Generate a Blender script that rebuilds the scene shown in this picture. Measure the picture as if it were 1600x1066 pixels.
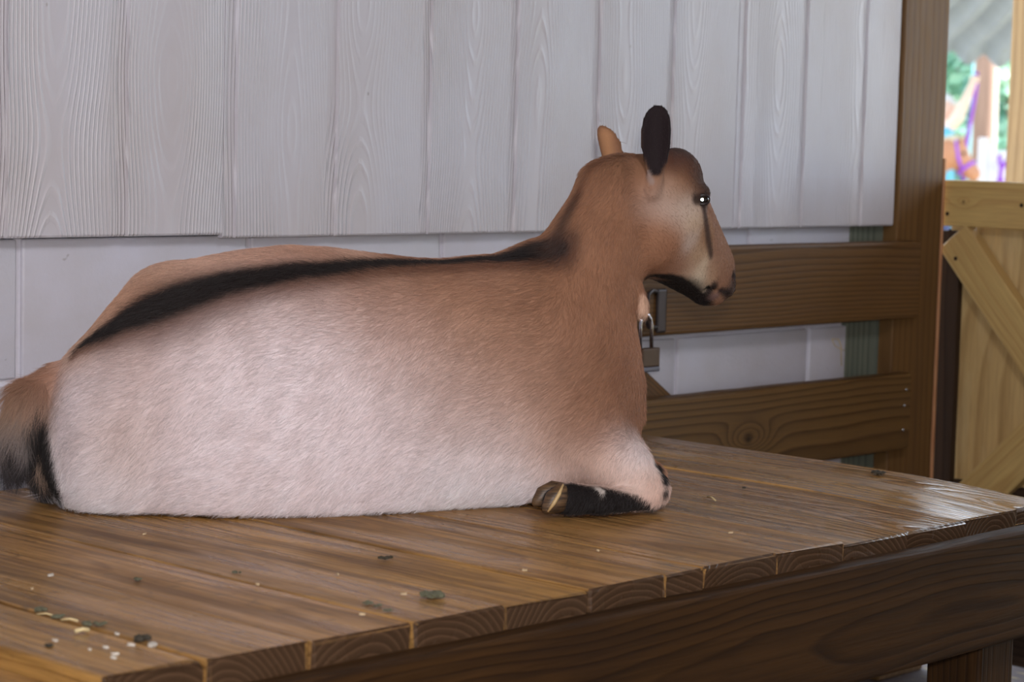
import bpy, bmesh, math, random
import numpy as np
from mathutils import Vector, Matrix
from mathutils.bvhtree import BVHTree

random.seed(7); rng = np.random.default_rng(7)
for o in list(bpy.data.objects): bpy.data.objects.remove(o)
SC = bpy.context.scene; COL = SC.collection

# ------------------------------------------------------------------ camera
F = 3514.2; CAMH = 1.1; CAMD = 2.626
CAM = np.array([0.0, -CAMD, CAMH])
MR = np.array([[0.69225172, -0.72121466, 0.02523811],
               [-0.04759888, -0.08052783, -0.99561519],
               [0.72008465, 0.68801503, -0.09007454]])      # rows: right, down, forward
cd = bpy.data.cameras.new('camera'); cam = bpy.data.objects.new('camera', cd); COL.objects.link(cam)
cd.sensor_width = 36.0; cd.lens = 36.0 * F / 1600.0
cd.clip_start = 0.05; cd.clip_end = 400
cd.dof.use_dof = True; cd.dof.focus_distance = 3.0; cd.dof.aperture_fstop = 7.5
cam.matrix_world = Matrix(((MR[0,0], -MR[1,0], -MR[2,0], CAM[0]), (MR[0,1], -MR[1,1], -MR[2,1], CAM[1]),
                           (MR[0,2], -MR[1,2], -MR[2,2], CAM[2]), (0, 0, 0, 1)))
SC.camera = cam

# ------------------------------------------------------------------ world, sun, lamps, exposure
W = bpy.data.worlds.new('sky'); SC.world = W; W.use_nodes = True
nt = W.node_tree; bg = nt.nodes['Background']
bg.inputs['Color'].default_value = (0.74, 0.86, 1.0, 1); bg.inputs['Strength'].default_value = 3.9
def lamp(name, kind, loc, aim, energy, color, **kw):
    l = bpy.data.lights.new(name, kind); l.energy = energy; l.color = color
    for k, v in kw.items(): setattr(l, k, v)
    o = bpy.data.objects.new(name, l); COL.objects.link(o); o.location = loc
    o.rotation_euler = (Vector(aim) - Vector(loc)).to_track_quat('-Z', 'Y').to_euler()
    return o
lamp('sun', 'SUN', (9, -3, 11), (2, 2, 0), 18.0, (1.0, 0.96, 0.90), angle=0.02)          # lights the yard outside; the roof keeps it out of the barn
lamp('barn_lamp', 'AREA', (0.6, -2.9, 2.55), (1.9, -0.2, 0.75), 34, (0.95, 0.95, 1.0), size=0.5)
lamp('camera_flash', 'AREA', tuple(CAM + 0.03*MR[0] - 0.09*MR[1] - 0.02*MR[2]), tuple(CAM + 3*MR[2]), 31, (1.0, 0.93, 0.88), size=0.045)
SC.view_settings.view_transform = 'Standard'; SC.view_settings.look = 'None'
SC.view_settings.gamma = 1.0; SC.view_settings.use_curve_mapping = False
SC.view_settings.exposure = 0.0

# ------------------------------------------------------------------ helpers: where a pixel's ray meets a plane
def ray(x, y): return MR.T @ np.array([(x-800)/F, (y-533)/F, 1.0])
def onZ(x, y, z): r = ray(x, y); return CAM + r*((z-CAMH)/r[2])
def onY(x, y, Y): r = ray(x, y); return CAM + r*((Y+CAMD)/r[1])
def onX(x, y, X): r = ray(x, y); return CAM + r*(X/r[0])
def at(x, y, d): return CAM + ray(x, y)*d

def tag(o, label=None, cat=None, group=None, kind=None):
    if label: o['label'] = label
    if cat: o['category'] = cat
    if group: o['group'] = group
    if kind: o['kind'] = kind
    return o
def empty(name, loc=(0,0,0), label=None, cat=None, group=None, kind=None):
    o = bpy.data.objects.new(name, None); COL.objects.link(o); o.location = loc; o.empty_display_size = 0.1
    return tag(o, label, cat, group, kind)
def link(name, me, mat=None, parent=None, loc=(0,0,0), rot=None):
    o = bpy.data.objects.new(name, me); COL.objects.link(o)
    if mat is not None and not me.materials: me.materials.append(mat)
    m = Matrix.Translation(Vector(loc))
    if rot is not None: m = m @ rot.to_4x4()
    if parent is not None:
        o.parent = parent
        o.matrix_parent_inverse = Matrix.Identity(4)
        pw = Matrix.Translation(parent.location) @ parent.rotation_euler.to_matrix().to_4x4()
        if parent.parent is not None:
            g = parent.parent
            pw = Matrix.Translation(g.location) @ g.rotation_euler.to_matrix().to_4x4() @ pw
        m = pw.inverted() @ m
    o.matrix_basis = m
    return o
def mesh(name, V, Fc, smooth=False):
    me = bpy.data.meshes.new(name); me.from_pydata([tuple(map(float, v)) for v in V], [], [tuple(map(int, f)) for f in Fc]); me.update()
    if smooth: me.polygons.foreach_set('use_smooth', [True]*len(me.polygons))
    return me
def from_bm(name, bm, smooth=False):
    me = bpy.data.meshes.new(name); bm.to_mesh(me); bm.free()
    if smooth: me.polygons.foreach_set('use_smooth', [True]*len(me.polygons))
    return me
AX = {}
def axes(x, y):                       # rotation whose local X is x and local Y is (near) y
    x = Vector(x).normalized(); y = Vector(y); z = x.cross(y).normalized(); y = z.cross(x)
    return Matrix((x, y, z)).transposed()

def board(name, L, Wd, T, mat, parent, loc, rot, bevel=0.003, seg=6, wob=0.0008, endwob=0.0, wane=(0,0), bow=0.0, worn=0.0):
    """a sawn board, local X = length, Y = width, Z = thickness, centred; rounded arrises, slightly uneven"""
    prof = []
    for cy, cz, a0, extra in ((1,1,0,wane[1]), (-1,1,90,wane[0]), (-1,-1,180,0), (1,-1,270,0)):
        b = bevel + extra
        for k in range(3 if extra < 0.004 else 5):
            n = 2 if extra < 0.004 else 4
            a = math.radians(a0 + 90*k/n)
            prof.append((cy*(Wd/2-b)+b*math.cos(a), cz*(T/2-min(b, T*0.48))+min(b, T*0.48)*math.sin(a)))
    n = len(prof); V = []; Fc = []
    xs = [-L/2, -L/2+bevel] + [(-L/2 + L*(k+1)/(seg+1)) for k in range(seg)] + [L/2-bevel, L/2]
    for i, x in enumerate(xs):
        end = i in (0, len(xs)-1)
        jy, jz = random.uniform(-wob, wob), random.uniform(-wob, wob)
        for (y, z) in prof:
            s = 1-2*bevel/Wd if end else 1; t = 1-2*bevel/T if end else 1
            ex = random.uniform(-endwob, endwob) if i in (0,1,len(xs)-2,len(xs)-1) else 0
            V.append((x+ex, y*s+jy+random.uniform(-wob,wob)*.4, z*t+jz*.6 + bow*(1-(2*x/L)**2) - (worn*max(0, (-x-L/2+.30)/.30)**1.4 if z > 0 else 0)))
    for i in range(len(xs)-1):
        for k in range(n):
            a, b2 = i*n+k, i*n+(k+1) % n
            Fc.append((a, b2, b2+n, a+n))
    Fc.append(tuple(range(n))[::-1]); Fc.append(tuple((len(xs)-1)*n+k for k in range(n)))
    me = mesh(name, V, Fc)
    bm = bmesh.new(); bm.from_mesh(me); bmesh.ops.recalc_face_normals(bm, faces=bm.faces); bm.to_mesh(me); bm.free()
    return link(name, me, mat, parent, loc, rot)

def tube(bm, pts, r, seg=10, caps=True):
    pts = [Vector(p) for p in pts]; rs = r if isinstance(r, (list, tuple)) else [r]*len(pts)
    prev = None; rings = []
    up = None
    for i, p in enumerate(pts):
        t = (pts[min(i+1, len(pts)-1)]-pts[max(i-1, 0)]).normalized()
        if up is None:
            up = Vector((0,0,1)) if abs(t.z) < .9 else Vector((1,0,0))
        u = (up - t*up.dot(t)).normalized(); v = t.cross(u); up = u
        rings.append([bm.verts.new(p + (u*math.cos(2*math.pi*k/seg)+v*math.sin(2*math.pi*k/seg))*rs[i]) for k in range(seg)])
    for a, b in zip(rings, rings[1:]):
        for k in range(seg): bm.faces.new((a[k], a[(k+1) % seg], b[(k+1) % seg], b[k]))
    if caps:
        bm.faces.new(rings[0][::-1]); bm.faces.new(rings[-1])
def rbox(bm, c, s, bev=0.002, rot=None, segs=2):
    r = bmesh.ops.create_cube(bm, size=1.0)
    vs = r['verts']
    bmesh.ops.scale(bm, vec=s, verts=vs)
    es = list({e for v in vs for e in v.link_edges})
    if bev > 0:
        q = bmesh.ops.bevel(bm, geom=es, offset=bev, segments=segs, affect='EDGES', profile=0.6)
        vs = list({v for f in q['faces'] for v in f.verts} | {v for v in vs if v.is_valid})
    if rot is not None: bmesh.ops.rotate(bm, verts=vs, cent=(0,0,0), matrix=rot)
    bmesh.ops.translate(bm, vec=c, verts=vs)

# ------------------------------------------------------------------ materials
class NB:
    def __init__(s, name):
        s.m = bpy.data.materials.new(name); s.m.use_nodes = True; s.t = s.m.node_tree; s.t.nodes.clear()
        s.out = s.t.nodes.new('ShaderNodeOutputMaterial'); s.b = s.t.nodes.new('ShaderNodeBsdfPrincipled')
        s.t.links.new(s.b.outputs[0], s.out.inputs[0])
    def put(s, sock, v):
        if isinstance(v, bpy.types.NodeSocket): s.t.links.new(v, sock)
        else: sock.default_value = v
    def n(s, typ, out=0, props=None, **ins):
        nd = s.t.nodes.new('ShaderNode'+typ)
        for k, v in (props or {}).items(): setattr(nd, k, v)
        for k, v in ins.items():
            k = k.replace('_', ' ')
            s.put(nd.inputs[int(k[1:])] if k[0] == 'i' and k[1:].isdigit() else nd.inputs[k], v)
        return nd.outputs[out]
    def math(s, op, a, b=0.0, c=0.0): return s.n('Math', props={'operation': op}, i0=a, i1=b, i2=c)
    def vec(s, x, y, z): return s.n('CombineXYZ', X=x, Y=y, Z=z)
    def noise(s, vec, scale, detail=3.0, rough=.55, dist=0.0): return s.n('TexNoise', Vector=vec, Scale=scale, Detail=detail, Roughness=rough, Distortion=dist)
    def vmul(s, v, k): return s.n('VectorMath', props={'operation': 'MULTIPLY'}, i0=v, i1=k)
    def vadd(s, v, k): return s.n('VectorMath', props={'operation': 'ADD'}, i0=v, i1=k)
    def ramp(s, fac, stops):
        nd = s.t.nodes.new('ShaderNodeValToRGB'); s.put(nd.inputs[0], fac)
        el = nd.color_ramp.elements
        while len(el) < len(stops): el.new(.5)
        for e, (p, c) in zip(el, stops):
            e.position = p; e.color = (c, c, c, 1) if not isinstance(c, tuple) else c+(1,)
        return nd.outputs[0]
    def mix(s, f, a, b, mode='MIX'):
        nd = s.t.nodes.new('ShaderNodeMix'); nd.data_type = 'RGBA'; nd.blend_type = mode
        s.put(nd.inputs[0], f); s.put(nd.inputs[6], a+(1,) if isinstance(a, tuple) else a); s.put(nd.inputs[7], b+(1,) if isinstance(b, tuple) else b)
        return nd.outputs[2]
    def mr(s, v, a, b, c, d): return s.n('MapRange', Value=v, From_Min=a, From_Max=b, To_Min=c, To_Max=d)
    def bump(s, h, strength=.3, dist=.002): s.put(s.b.inputs['Normal'], s.n('Bump', Height=h, Strength=strength, Distance=dist))
    def set(s, **k):
        for a, v in k.items():
            a = a.replace('_', ' ')
            s.put(s.b.inputs[a], v+(1,) if isinstance(v, tuple) and len(v) == 3 else v)
        return s
def L(r, g, b):                        # sRGB 0-255 to linear
    f = lambda c: (c/255)/12.92 if c/255 < .04045 else ((c/255+.055)/1.055)**2.4
    return (f(r), f(g), f(b))
def plain(name, col, rough=.6, metal=0.0, var=.12, scale=30, spec=.5):
    b = NB(name); tc = b.n('TexCoord', 3); nz = b.noise(tc, scale, 4)
    b.set(Base_Color=b.mix(b.mr(nz, .3, .7, 0, 1), tuple(c*(1-var) for c in col), tuple(min(1, c*(1+var)) for c in col)), Roughness=rough, Metallic=metal)
    b.b.inputs['Specular IOR Level'].default_value = spec
    b.bump(nz, .15, .001); return b.m

def wood(name, early, late, ring=.006, rough=.55, stain=None, stain_amt=.5, knots=(), bump=.35, pith=(.0, .03), wander=.03, contrast=1.0, spec=.22, fibre=.18, rvar=.0, dirt=None, endcol=None, streak=0.0, wet=False, wetr=(.20, .48)):
    """solid wood: growth rings around a wandering pith along local X, so faces show cathedrals and ends show arcs"""
    b = NB(name); tc = b.n('TexCoord', 3); rnd = b.n('ObjectInfo', 5)
    sx = b.n('SeparateXYZ', 0, Vector=tc); sy = b.n('SeparateXYZ', 1, Vector=tc); sz = b.n('SeparateXYZ', 2, Vector=tc)
    r2 = b.math('FRACT', b.math('MULTIPLY', rnd, 7.31)); r3 = b.math('FRACT', b.math('MULTIPLY', rnd, 23.7))
    off = b.math('MULTIPLY', rnd, 37.0)
    pv = b.vec(b.math('ADD', b.math('MULTIPLY', sx, 1.5), off), b.math('MULTIPLY', sy, 5.0), b.math('MULTIPLY', sz, 5.0))
    n1 = b.n('TexNoise', 1, Vector=pv, Scale=1.0, Detail=1.5)
    a1 = b.n('SeparateXYZ', 0, Vector=n1); a2 = b.n('SeparateXYZ', 1, Vector=n1)
    fine = b.noise(b.vec(b.math('ADD', b.math('MULTIPLY', sx, 9.0), off), b.math('MULTIPLY', sy, 60.0), b.math('MULTIPLY', sz, 60.0)), 1.0, 2.0)
    yy = b.math('ADD', b.math('ADD', sy, b.math('MULTIPLY', b.math('SUBTRACT', r2, .5), .09+pith[0])), b.math('MULTIPLY', b.math('SUBTRACT', a1, .5), wander*2))
    zz = b.math('ADD', b.math('ADD', sz, b.math('ADD', b.math('MULTIPLY', r3, .05), pith[1])), b.math('MULTIPLY', b.math('SUBTRACT', a2, .5), wander*2))
    rr = b.math('SQRT', b.math('ADD', b.math('MULTIPLY', yy, yy), b.math('MULTIPLY', zz, zz)))
    kmask = None
    for kx, ky, ks in knots:
        dx = b.math('MULTIPLY', b.math('SUBTRACT', sx, kx), 1/(ks*2.2)); dy = b.math('MULTIPLY', b.math('SUBTRACT', sy, ky), 1/ks)
        d2 = b.math('ADD', b.math('MULTIPLY', dx, dx), b.math('MULTIPLY', dy, dy))
        g = b.math('EXPONENT', b.math('MULTIPLY', d2, -1.0))
        rr = b.math('ADD', rr, b.math('MULTIPLY', g, ks*1.6))
        dx2 = b.math('MULTIPLY', dx, 2.2)
        core = b.math('EXPONENT', b.math('MULTIPLY', b.math('ADD', b.math('MULTIPLY', dx2, dx2), b.math('MULTIPLY', dy, dy)), -9.0))
        kmask = core if kmask is None else b.math('MAXIMUM', kmask, core)
    rr = b.math('ADD', rr, b.math('MULTIPLY', fine, .0016))
    w = b.math('FRACT', b.math('MULTIPLY', rr, 1/ring))
    w = b.ramp(w, [(0, 0.0), (.55, .25), (.86, 1.0), (1.0, 0.0)])
    col = b.mix(b.math('MULTIPLY', w, contrast), early, late)
    fib = b.noise(b.vec(b.math('ADD', b.math('MULTIPLY', sx, 14.0), off), b.math('MULTIPLY', sy, 260.0), b.math('MULTIPLY', sz, 260.0)), 1.0, 2.0)
    col = b.mix(fibre, col, b.mix(b.mr(fib, .3, .7, 0, 1), tuple(c*.45 for c in early), tuple(min(1, c*1.5) for c in early)))
    if streak:
        s1 = b.noise(b.vec(b.math('ADD', b.math('MULTIPLY', sx, 2.2), off), b.math('MULTIPLY', sy, 70.0), b.math('MULTIPLY', sz, 70.0)), 1.0, 4.0, .65)
        col = b.mix(b.math('MULTIPLY', b.mr(s1, .5, .62, 0, 1), streak), col, tuple(c*.5 for c in late))
        col = b.mix(b.math('MULTIPLY', b.mr(s1, .47, .36, 0, 1), streak*.7), col, tuple(min(1, c*1.7) for c in early))
    if rvar:
        col = b.mix(1.0, col, b.n('CombineColor', i0=b.mr(r2, 0, 1, 1-rvar, 1+rvar), i1=b.mr(r2, 0, 1, 1-rvar, 1+rvar*.9), i2=b.mr(r3, 0, 1, 1-rvar, 1+rvar*.8)), 'MULTIPLY')
    if stain is not None:
        st = b.noise(b.vec(b.math('ADD', b.math('MULTIPLY', sx, 3.5), off), b.math('MULTIPLY', sy, 16.0), b.math('MULTIPLY', sz, 16.0)), 1.0, 4.0, .6)
        col = b.mix(b.math('MULTIPLY', b.mr(st, .48, .72, 0, 1), stain_amt), col, stain)
    if dirt is not None:
        dn = b.noise(b.vadd(tc, b.vec(off, off, 0.0)), 45.0, 5.0, .7)
        col = b.mix(b.math('MULTIPLY', b.mr(dn, .56, .7, 0, 1), .55), col, dirt)
    if endcol is not None:
        nx = b.n('SeparateXYZ', 0, Vector=b.n('TexCoord', 1)); e = b.mr(b.math('ABSOLUTE', nx), .2, .5, 0, 1)
        col = b.mix(e, col, b.mix(b.math('MULTIPLY', w, .8), endcol, tuple(c*2.1 for c in endcol)))
    if kmask is not None: col = b.mix(b.math('MULTIPLY', kmask, .9), col, tuple(c*.35 for c in late))
    b.set(Base_Color=col, Roughness=(b.mr(fib, .3, .7, rough-.06, rough+.1) if not wet else b.mr(b.noise(b.vec(b.math('ADD', b.math('MULTIPLY', sx, 3.0), off), b.math('MULTIPLY', sy, 14.0), b.math('MULTIPLY', sz, 14.0)), 1.0, 4.0), .4, .62, *wetr)))
    b.b.inputs['Specular IOR Level'].default_value = spec
    if endcol is not None: b.set(Specular_IOR_Level=b.mr(e, 0, 1, spec, .08))
    b.bump(b.math('ADD', b.math('MULTIPLY', w, -.6), b.math('MULTIPLY', fib, .7)), bump, .0012)
    return b.m

M_deck = wood('wet_deck_wood', L(174,132,76), L(106,72,36), ring=.0075, rough=.30, stain=L(98,66,40), stain_amt=.55, bump=.5, wander=.035, contrast=.8, spec=.3, rvar=.14, dirt=L(74,62,46), fibre=.32, endcol=L(68,50,36), streak=.5, wet=True)
M_wet = wood('soaked_deck_wood', L(174,132,76), L(106,72,36), ring=.0075, rough=.30, stain=L(100,70,42), stain_amt=.5, bump=.6, wander=.035, contrast=.8, spec=.7, wetr=(.12, .34), rvar=.14, dirt=L(74,62,46), fibre=.32, endcol=L(68,50,36), streak=.5, wet=True)
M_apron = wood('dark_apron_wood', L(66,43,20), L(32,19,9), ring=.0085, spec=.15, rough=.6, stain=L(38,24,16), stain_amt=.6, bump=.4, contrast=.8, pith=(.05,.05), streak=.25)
M_rail = wood('brown_rail_wood', L(108,78,46), L(60,38,21), ring=.007, rough=.5, stain=L(96,72,56), stain_amt=.4, wander=.012, pith=(.09,.04), contrast=.85)
M_rail2 = wood('knotty_rail_wood', L(110,82,48), L(60,38,21), ring=.009, rough=.5, stain=L(92,70,50), stain_amt=.35, knots=((-.04,-.015,.028),), wander=.014, pith=(.10,.04), contrast=.9)
M_post = wood('brown_post_wood', L(112,82,48), L(78,52,29), ring=.02, rough=.55, stain=L(86,62,42), stain_amt=.4, wander=.02, pith=(.04,.02), contrast=.7)
M_green = wood('treated_green_wood', L(118,122,108), L(58,66,60), ring=.016, rough=.65, stain=L(86,96,90), stain_amt=.4, wander=.01, pith=(.02,.03), contrast=.85)
M_gate = wood('new_yellow_pine', L(196,164,106), L(168,128,74), ring=.011, rough=.5, stain=L(178,142,92), stain_amt=.4, wander=.02, contrast=.6)
M_gatek = wood('knotty_yellow_pine', L(198,166,106), L(168,128,74), ring=.013, rough=.5, stain=L(178,142,92), stain_amt=.4, knots=((-.368,.004,.012),), wander=.02, contrast=.6)
M_ply = wood('pine_plywood', L(196,164,112), L(150,116,70), ring=.05, rough=.5, stain=L(214,190,144), stain_amt=.6, wander=.09, pith=(.3,.1), contrast=.7)
M_dark = wood('dark_board', L(60,44,32), L(36,24,18), ring=.012, rough=.6)

def siding_mat():
    b = NB('white_painted_siding'); tc = b.n('TexCoord', 3); rnd = b.n('ObjectInfo', 5)
    x = b.n('SeparateXYZ', 0, Vector=tc); z = b.n('SeparateXYZ', 2, Vector=tc)
    off = b.math('MULTIPLY', rnd, 19.0)
    cell = b.math('FLOOR', b.math('MULTIPLY', x, 1/.2032)); lx = b.math('SUBTRACT', b.math('FRACT', b.math('MULTIPLY', x, 1/.2032)), .5)
    h = b.n('TexWhiteNoise', 0, {'noise_dimensions': '1D'}, W=b.math('ADD', cell, off)); h2 = b.math('FRACT', b.math('MULTIPLY', h, 13.7))
    nv = b.vec(b.math('MULTIPLY', x, 3.2), b.math('MULTIPLY', cell, 3.7), b.math('ADD', b.math('MULTIPLY', z, .9), b.math('MULTIPLY', h, 50.0)))
    n1 = b.noise(nv, 1.0, 1.0)
    # cathedral: contour lines of a parabola around each board's own centre plus a slow vertical swell
    px = b.math('ADD', b.math('ADD', lx, b.math('MULTIPLY', b.math('SUBTRACT', h2, .5), .5)), b.math('MULTIPLY', b.math('SUBTRACT', n1, .5), .5))
    zs = b.noise(b.vec(b.math('MULTIPLY', cell, 5.1), 0.0, b.math('ADD', b.math('MULTIPLY', z, 2.6), b.math('MULTIPLY', h, 31.0))), 1.0, 1.0)
    fld = b.math('SQRT', b.math('ADD', b.math('MULTIPLY', b.math('MULTIPLY', px, px), 5.5), b.math('MULTIPLY', b.math('MULTIPLY', zs, zs), .9)))
    jit = b.noise(b.vec(b.math('MULTIPLY', x, 90.0), 0.0, b.math('MULTIPLY', z, 7.0)), 1.0, 2.0)
    fld = b.math('ADD', fld, b.math('MULTIPLY', jit, .022))
    w = b.math('FRACT', b.math('MULTIPLY', fld, 17.0))
    w = b.ramp(w, [(0, 1.0), (.22, .15), (.7, 0.0), (1.0, 1.0)])
    patch = b.mr(b.noise(b.vec(b.math('MULTIPLY', x, 9.0), cell, b.math('MULTIPLY', z, 2.2)), 1.0, 2.0), .35, .6, .25, 1)
    dirt = b.noise(b.vec(b.math('MULTIPLY', x, 5.0), 0.0, b.math('MULTIPLY', z, 2.5)), 1.0, 4.0)
    col = b.mix(b.math('MULTIPLY', b.mr(dirt, .42, .75, 0, 1), .6), L(199,196,204), L(186,175,172))
    col = b.mix(b.math('MULTIPLY', b.math('MULTIPLY', w, patch), .16), col, L(232,228,234))
    vor = b.n('TexVoronoi', 0, Vector=b.vec(x, 0.0, b.math('MULTIPLY', z, .6)), Scale=11.0)
    col = b.mix(b.math('MULTIPLY', b.mr(vor, .035, .02, 0, 1), .75), col, L(110,98,86))
    b.set(Base_Color=col, Roughness=.42)
    b.bump(b.math('MULTIPLY', w, patch), .7, .0026)
    return b.m
M_siding = siding_mat()
def block_mat():
    b = NB('painted_cinder_block'); tc = b.n('TexCoord', 3); rnd = b.n('ObjectInfo', 5)
    v = b.vadd(tc, b.vec(b.math('MULTIPLY', rnd, 31.0), 0.0, 0.0))
    n1 = b.noise(v, 140.0, 4.0, .6); n2 = b.noise(v, 7.0, 4.0, .6); n3 = b.noise(v, 23.0, 3.0, .6)
    col = b.mix(b.mr(n2, .35, .7, 0, .5), L(200,198,210), L(184,179,180))
    col = b.mix(b.math('MULTIPLY', b.mr(n3, .70, .76, 0, 1), .8), col, L(112,98,84))
    b.set(Base_Color=col, Roughness=.45); b.bump(n1, .5, .0018); return b.m
M_block = block_mat()
M_mortar = plain('painted_mortar', L(208,206,216), .5, var=.04, scale=60)

# ------------------------------------------------------------------ setting
ZS = CAMH - .157                                                     # lower edge of the siding
ZJ = CAMH - .3545
def box_me(name, lo, hi, bev=.0):
    bm = bmesh.new(); c = [(a+b)/2 for a, b in zip(lo, hi)]; s = [b-a for a, b in zip(lo, hi)]
    rbox(bm, c, s, bev) if bev else (bmesh.ops.create_cube(bm, size=1.0), bmesh.ops.scale(bm, vec=s, verts=bm.verts), bmesh.ops.translate(bm, vec=c, verts=bm.verts))
    return from_bm(name, bm)
XE = 3.715                                                            # end of the block work
wall = link('wall_back', box_me('wall_back', (-1.2, .006, 0), (XE-.004, .18, 2.75)), M_mortar)
tag(wall, 'white painted cinder block wall faced with grooved siding above', kind='structure')
bw, bh, g = .4064, .2032, .0095
X0 = 1.7645
def block_me(w):
    bm = bmesh.new(); rbox(bm, (0, 0, 0), (w, .09, bh-g), .004, segs=2); return from_bm('block', bm, True)
BM = {}
for r in range(-4, 1):
    z0 = ZJ + bh*r
    if z0 < -.1: continue
    for k in range(-8, 6):
        u0 = X0 + bw*(k + (0 if r % 2 == 0 else .5)); u1 = min(u0 + bw - g, XE)
        if u1-u0 < .03: continue
        if u0 < -1.15 or r == 0 and False: continue
        key = round(u1-u0, 4)
        if key not in BM: BM[key] = block_me(key)
        o = link('block', BM[key], M_block, wall, ((u0+u1)/2 + g/2, .045, z0 + bh/2))
# siding: 1.22 m panels with a shallow flat groove every 0.2 m
def panel(x0, x1, zlo, zhi, yf, grooves):
    pr = [(x0, yf+.011), (x0, yf)]
    for gx in grooves: pr += [(gx-.0115, yf), (gx-.0085, yf+.0042), (gx+.0075, yf+.0042), (gx+.0095, yf)]
    pr += [(x1, yf), (x1, yf+.011)]
    V = []; Fc = []
    lv = [zlo, zlo+.003, zhi]
    for j, z in enumerate(lv):
        for (x, y) in pr: V.append((x-(x0+x1)/2, y + (.002 if j == 0 else 0), z))
    n = len(pr)
    for j in range(2):
        for k in range(n-1): Fc.append((j*n+k, j*n+k+1, (j+1)*n+k+1, (j+1)*n+k))
    Fc.append(tuple(range(n))[::-1])
    return link('siding_panel', mesh('siding_panel', V, Fc), M_siding, wall, ((x0+x1)/2, 0, 0))
gx = [1.915 - .199*k for k in range(14)]
panel(.876, 2.093, ZS+.004, 2.72, -.031, [1.118, 1.317, 1.516, 1.715, 1.914])
panel(-.345, .873, ZS+.001, 2.72, -.029, [-.12, .08, .28, .48, .68])
panel(2.096, 3.302, ZS-.001, 2.72, -.029, [2.112, 2.31, 2.509, 2.709, 2.914, 3.113])
panel(3.305, 3.826, ZS-.001, 2.72, -.029, [3.318, 3.509, 3.706])
tr = link('trim_1', box_me('trim_1', (XE+.002, .0, 0), (3.858, .09, 2.72), .004), M_green)
tr.data.transform(Matrix.Translation((-3.787, -.045, -1.36))); tr.data.transform(axes((0,0,1), (1,0,0)).inverted().to_4x4())
tr.matrix_basis = Matrix.Translation((3.787, .045, 1.36)) @ axes((0,0,1), (1,0,0)).to_4x4()
tag(tr, 'greenish treated timber at the end of the block wall', kind='structure')

def floor_mat():
    b = NB('packed_barn_floor'); tc = b.n('TexCoord', 3)
    n = b.noise(tc, 3.0, 6.0, .65); s = b.noise(b.vmul(tc, (40, 9, 1)), 1.0, 3.0)
    col = b.mix(n, L(72,62,64), L(104,90,88)); col = b.mix(b.mr(s, .6, .66, 0, .8), col, L(168,146,92))
    b.set(Base_Color=col, Roughness=.85); b.bump(n, .5, .02); return b.m
def grid_me(name, x0, x1, y0, y1, n, amp, z=0):
    xs = np.linspace(x0, x1, n); ys = np.linspace(y0, y1, n); V = [(x, y, z+random.uniform(-amp, amp)) for y in ys for x in xs]
    Fc = [(j*n+i, j*n+i+1, (j+1)*n+i+1, (j+1)*n+i) for j in range(n-1) for i in range(n-1)]
    return mesh(name, V, Fc, True)
fl = link('floor', grid_me('floor', -4.0, 4.25, -6.0, .02, 40, .004), floor_mat()); tag(fl, 'trodden earth barn floor strewn with straw', kind='structure')
ce = link('ceiling', box_me('ceiling', (-4.2, -7.2, 2.78), (7.0, .5, 2.86)), plain('roof_boards', L(120,96,70), .8)); tag(ce, 'board roof of the open barn, above the frame, overhang added against the sun', kind='structure')  # overhang past the gate lengthened to keep the sun off the wall
wl = link('wall_left', box_me('wall_left', (-1.35, -2.2, 0), (-1.21, .18, 2.76)), M_block); tag(wl, 'white painted side wall of the barn, left of the frame', kind='structure')

wf = link('wall_front', box_me('wall_front', (-4.0, -6.4, 0), (3.9, -6.28, 2.78)), M_dark); tag(wf, 'dark board wall added unseen behind the camera to cut the skylight', kind='structure')  # unseen wall added to keep low skylight off the deck front
wr = link('wall_right', box_me('wall_right', (4.25, -6.4, 0), (4.33, -1.7, 2.78)), M_dark); tag(wr, 'dark board wall added unseen right of the frame to cut light from the opening', kind='structure')  # unseen wall added to dim the skylight on the right side
# square post at the end of the wall
YP = -.034
pxl, pxr = float(onY(1408, 200, YP)[0]), float(onY(1477, 200, YP)[0])
pst = board('wooden_post', 2.77, pxr-pxl, .115, M_post, None, ((pxl+pxr)/2, YP+.0575, 1.385), axes((0,0,1), (1,0,0)), bevel=.004, seg=10)
tag(pst, 'tall square brown wooden post where the rails end beside the gate', 'post')
strip = board('lit_edge_strip', 1.04, .006, .012, wood('lit_edge_orange', L(196,144,104), L(170,116,80), rough=.5), pst, (pxr+.004, YP+.004, .56), axes((0,0,1), (1,0,0)), bevel=.001, seg=2)  # orange colour carries the light caught along the post edge
strip['label'] = 'thin pale orange strip standing for light on the post edge'
# rail fence between the deck and that post
fence = empty('rail_fence', (2.9, -.13, 0), 'brown two-rail wooden fence in front of the block wall, behind the goat\'s muzzle', 'fence')
YR = YP-.038
def rail(mat, ya, yb, xr):
    zt = float(onY(1300, ya, YR)[2]); zb = float(onY(1300, yb, YR)[2]); x1 = float(onY(xr, (ya+yb)/2, YR)[0]); x0 = 2.86
    return board('rail', x1-x0, zt-zb, .037, mat, fence, ((x0+x1)/2, YR+.019, (zt+zb)/2), axes((1,0,0), (0,0,1)), bevel=.006, seg=12, wob=.0004)
rail(M_rail, 380.5, 506, 1440)
rail(M_rail2, 596, 719, 1424)
board('post', .90, .085, .034, M_rail, fence, (2.91, -.017, .45), axes((0,0,1), (1,0,0)), bevel=.003)
pb = [onY(1004, 572, -.032), onY(1056, 622, -.032)]
dv = Vector(pb[1]-pb[0]).normalized(); nv = Vector((dv.z, 0, -dv.x)); nv = -nv if nv.z > 0 else nv
cc = (Vector(pb[0])+Vector(pb[1]))/2 + nv*.045 - dv*.02 + Vector((0, .017, 0))
board('brace', .30, .09, .030, M_rail, fence, tuple(cc), axes(dv, nv), bevel=.003)
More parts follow.
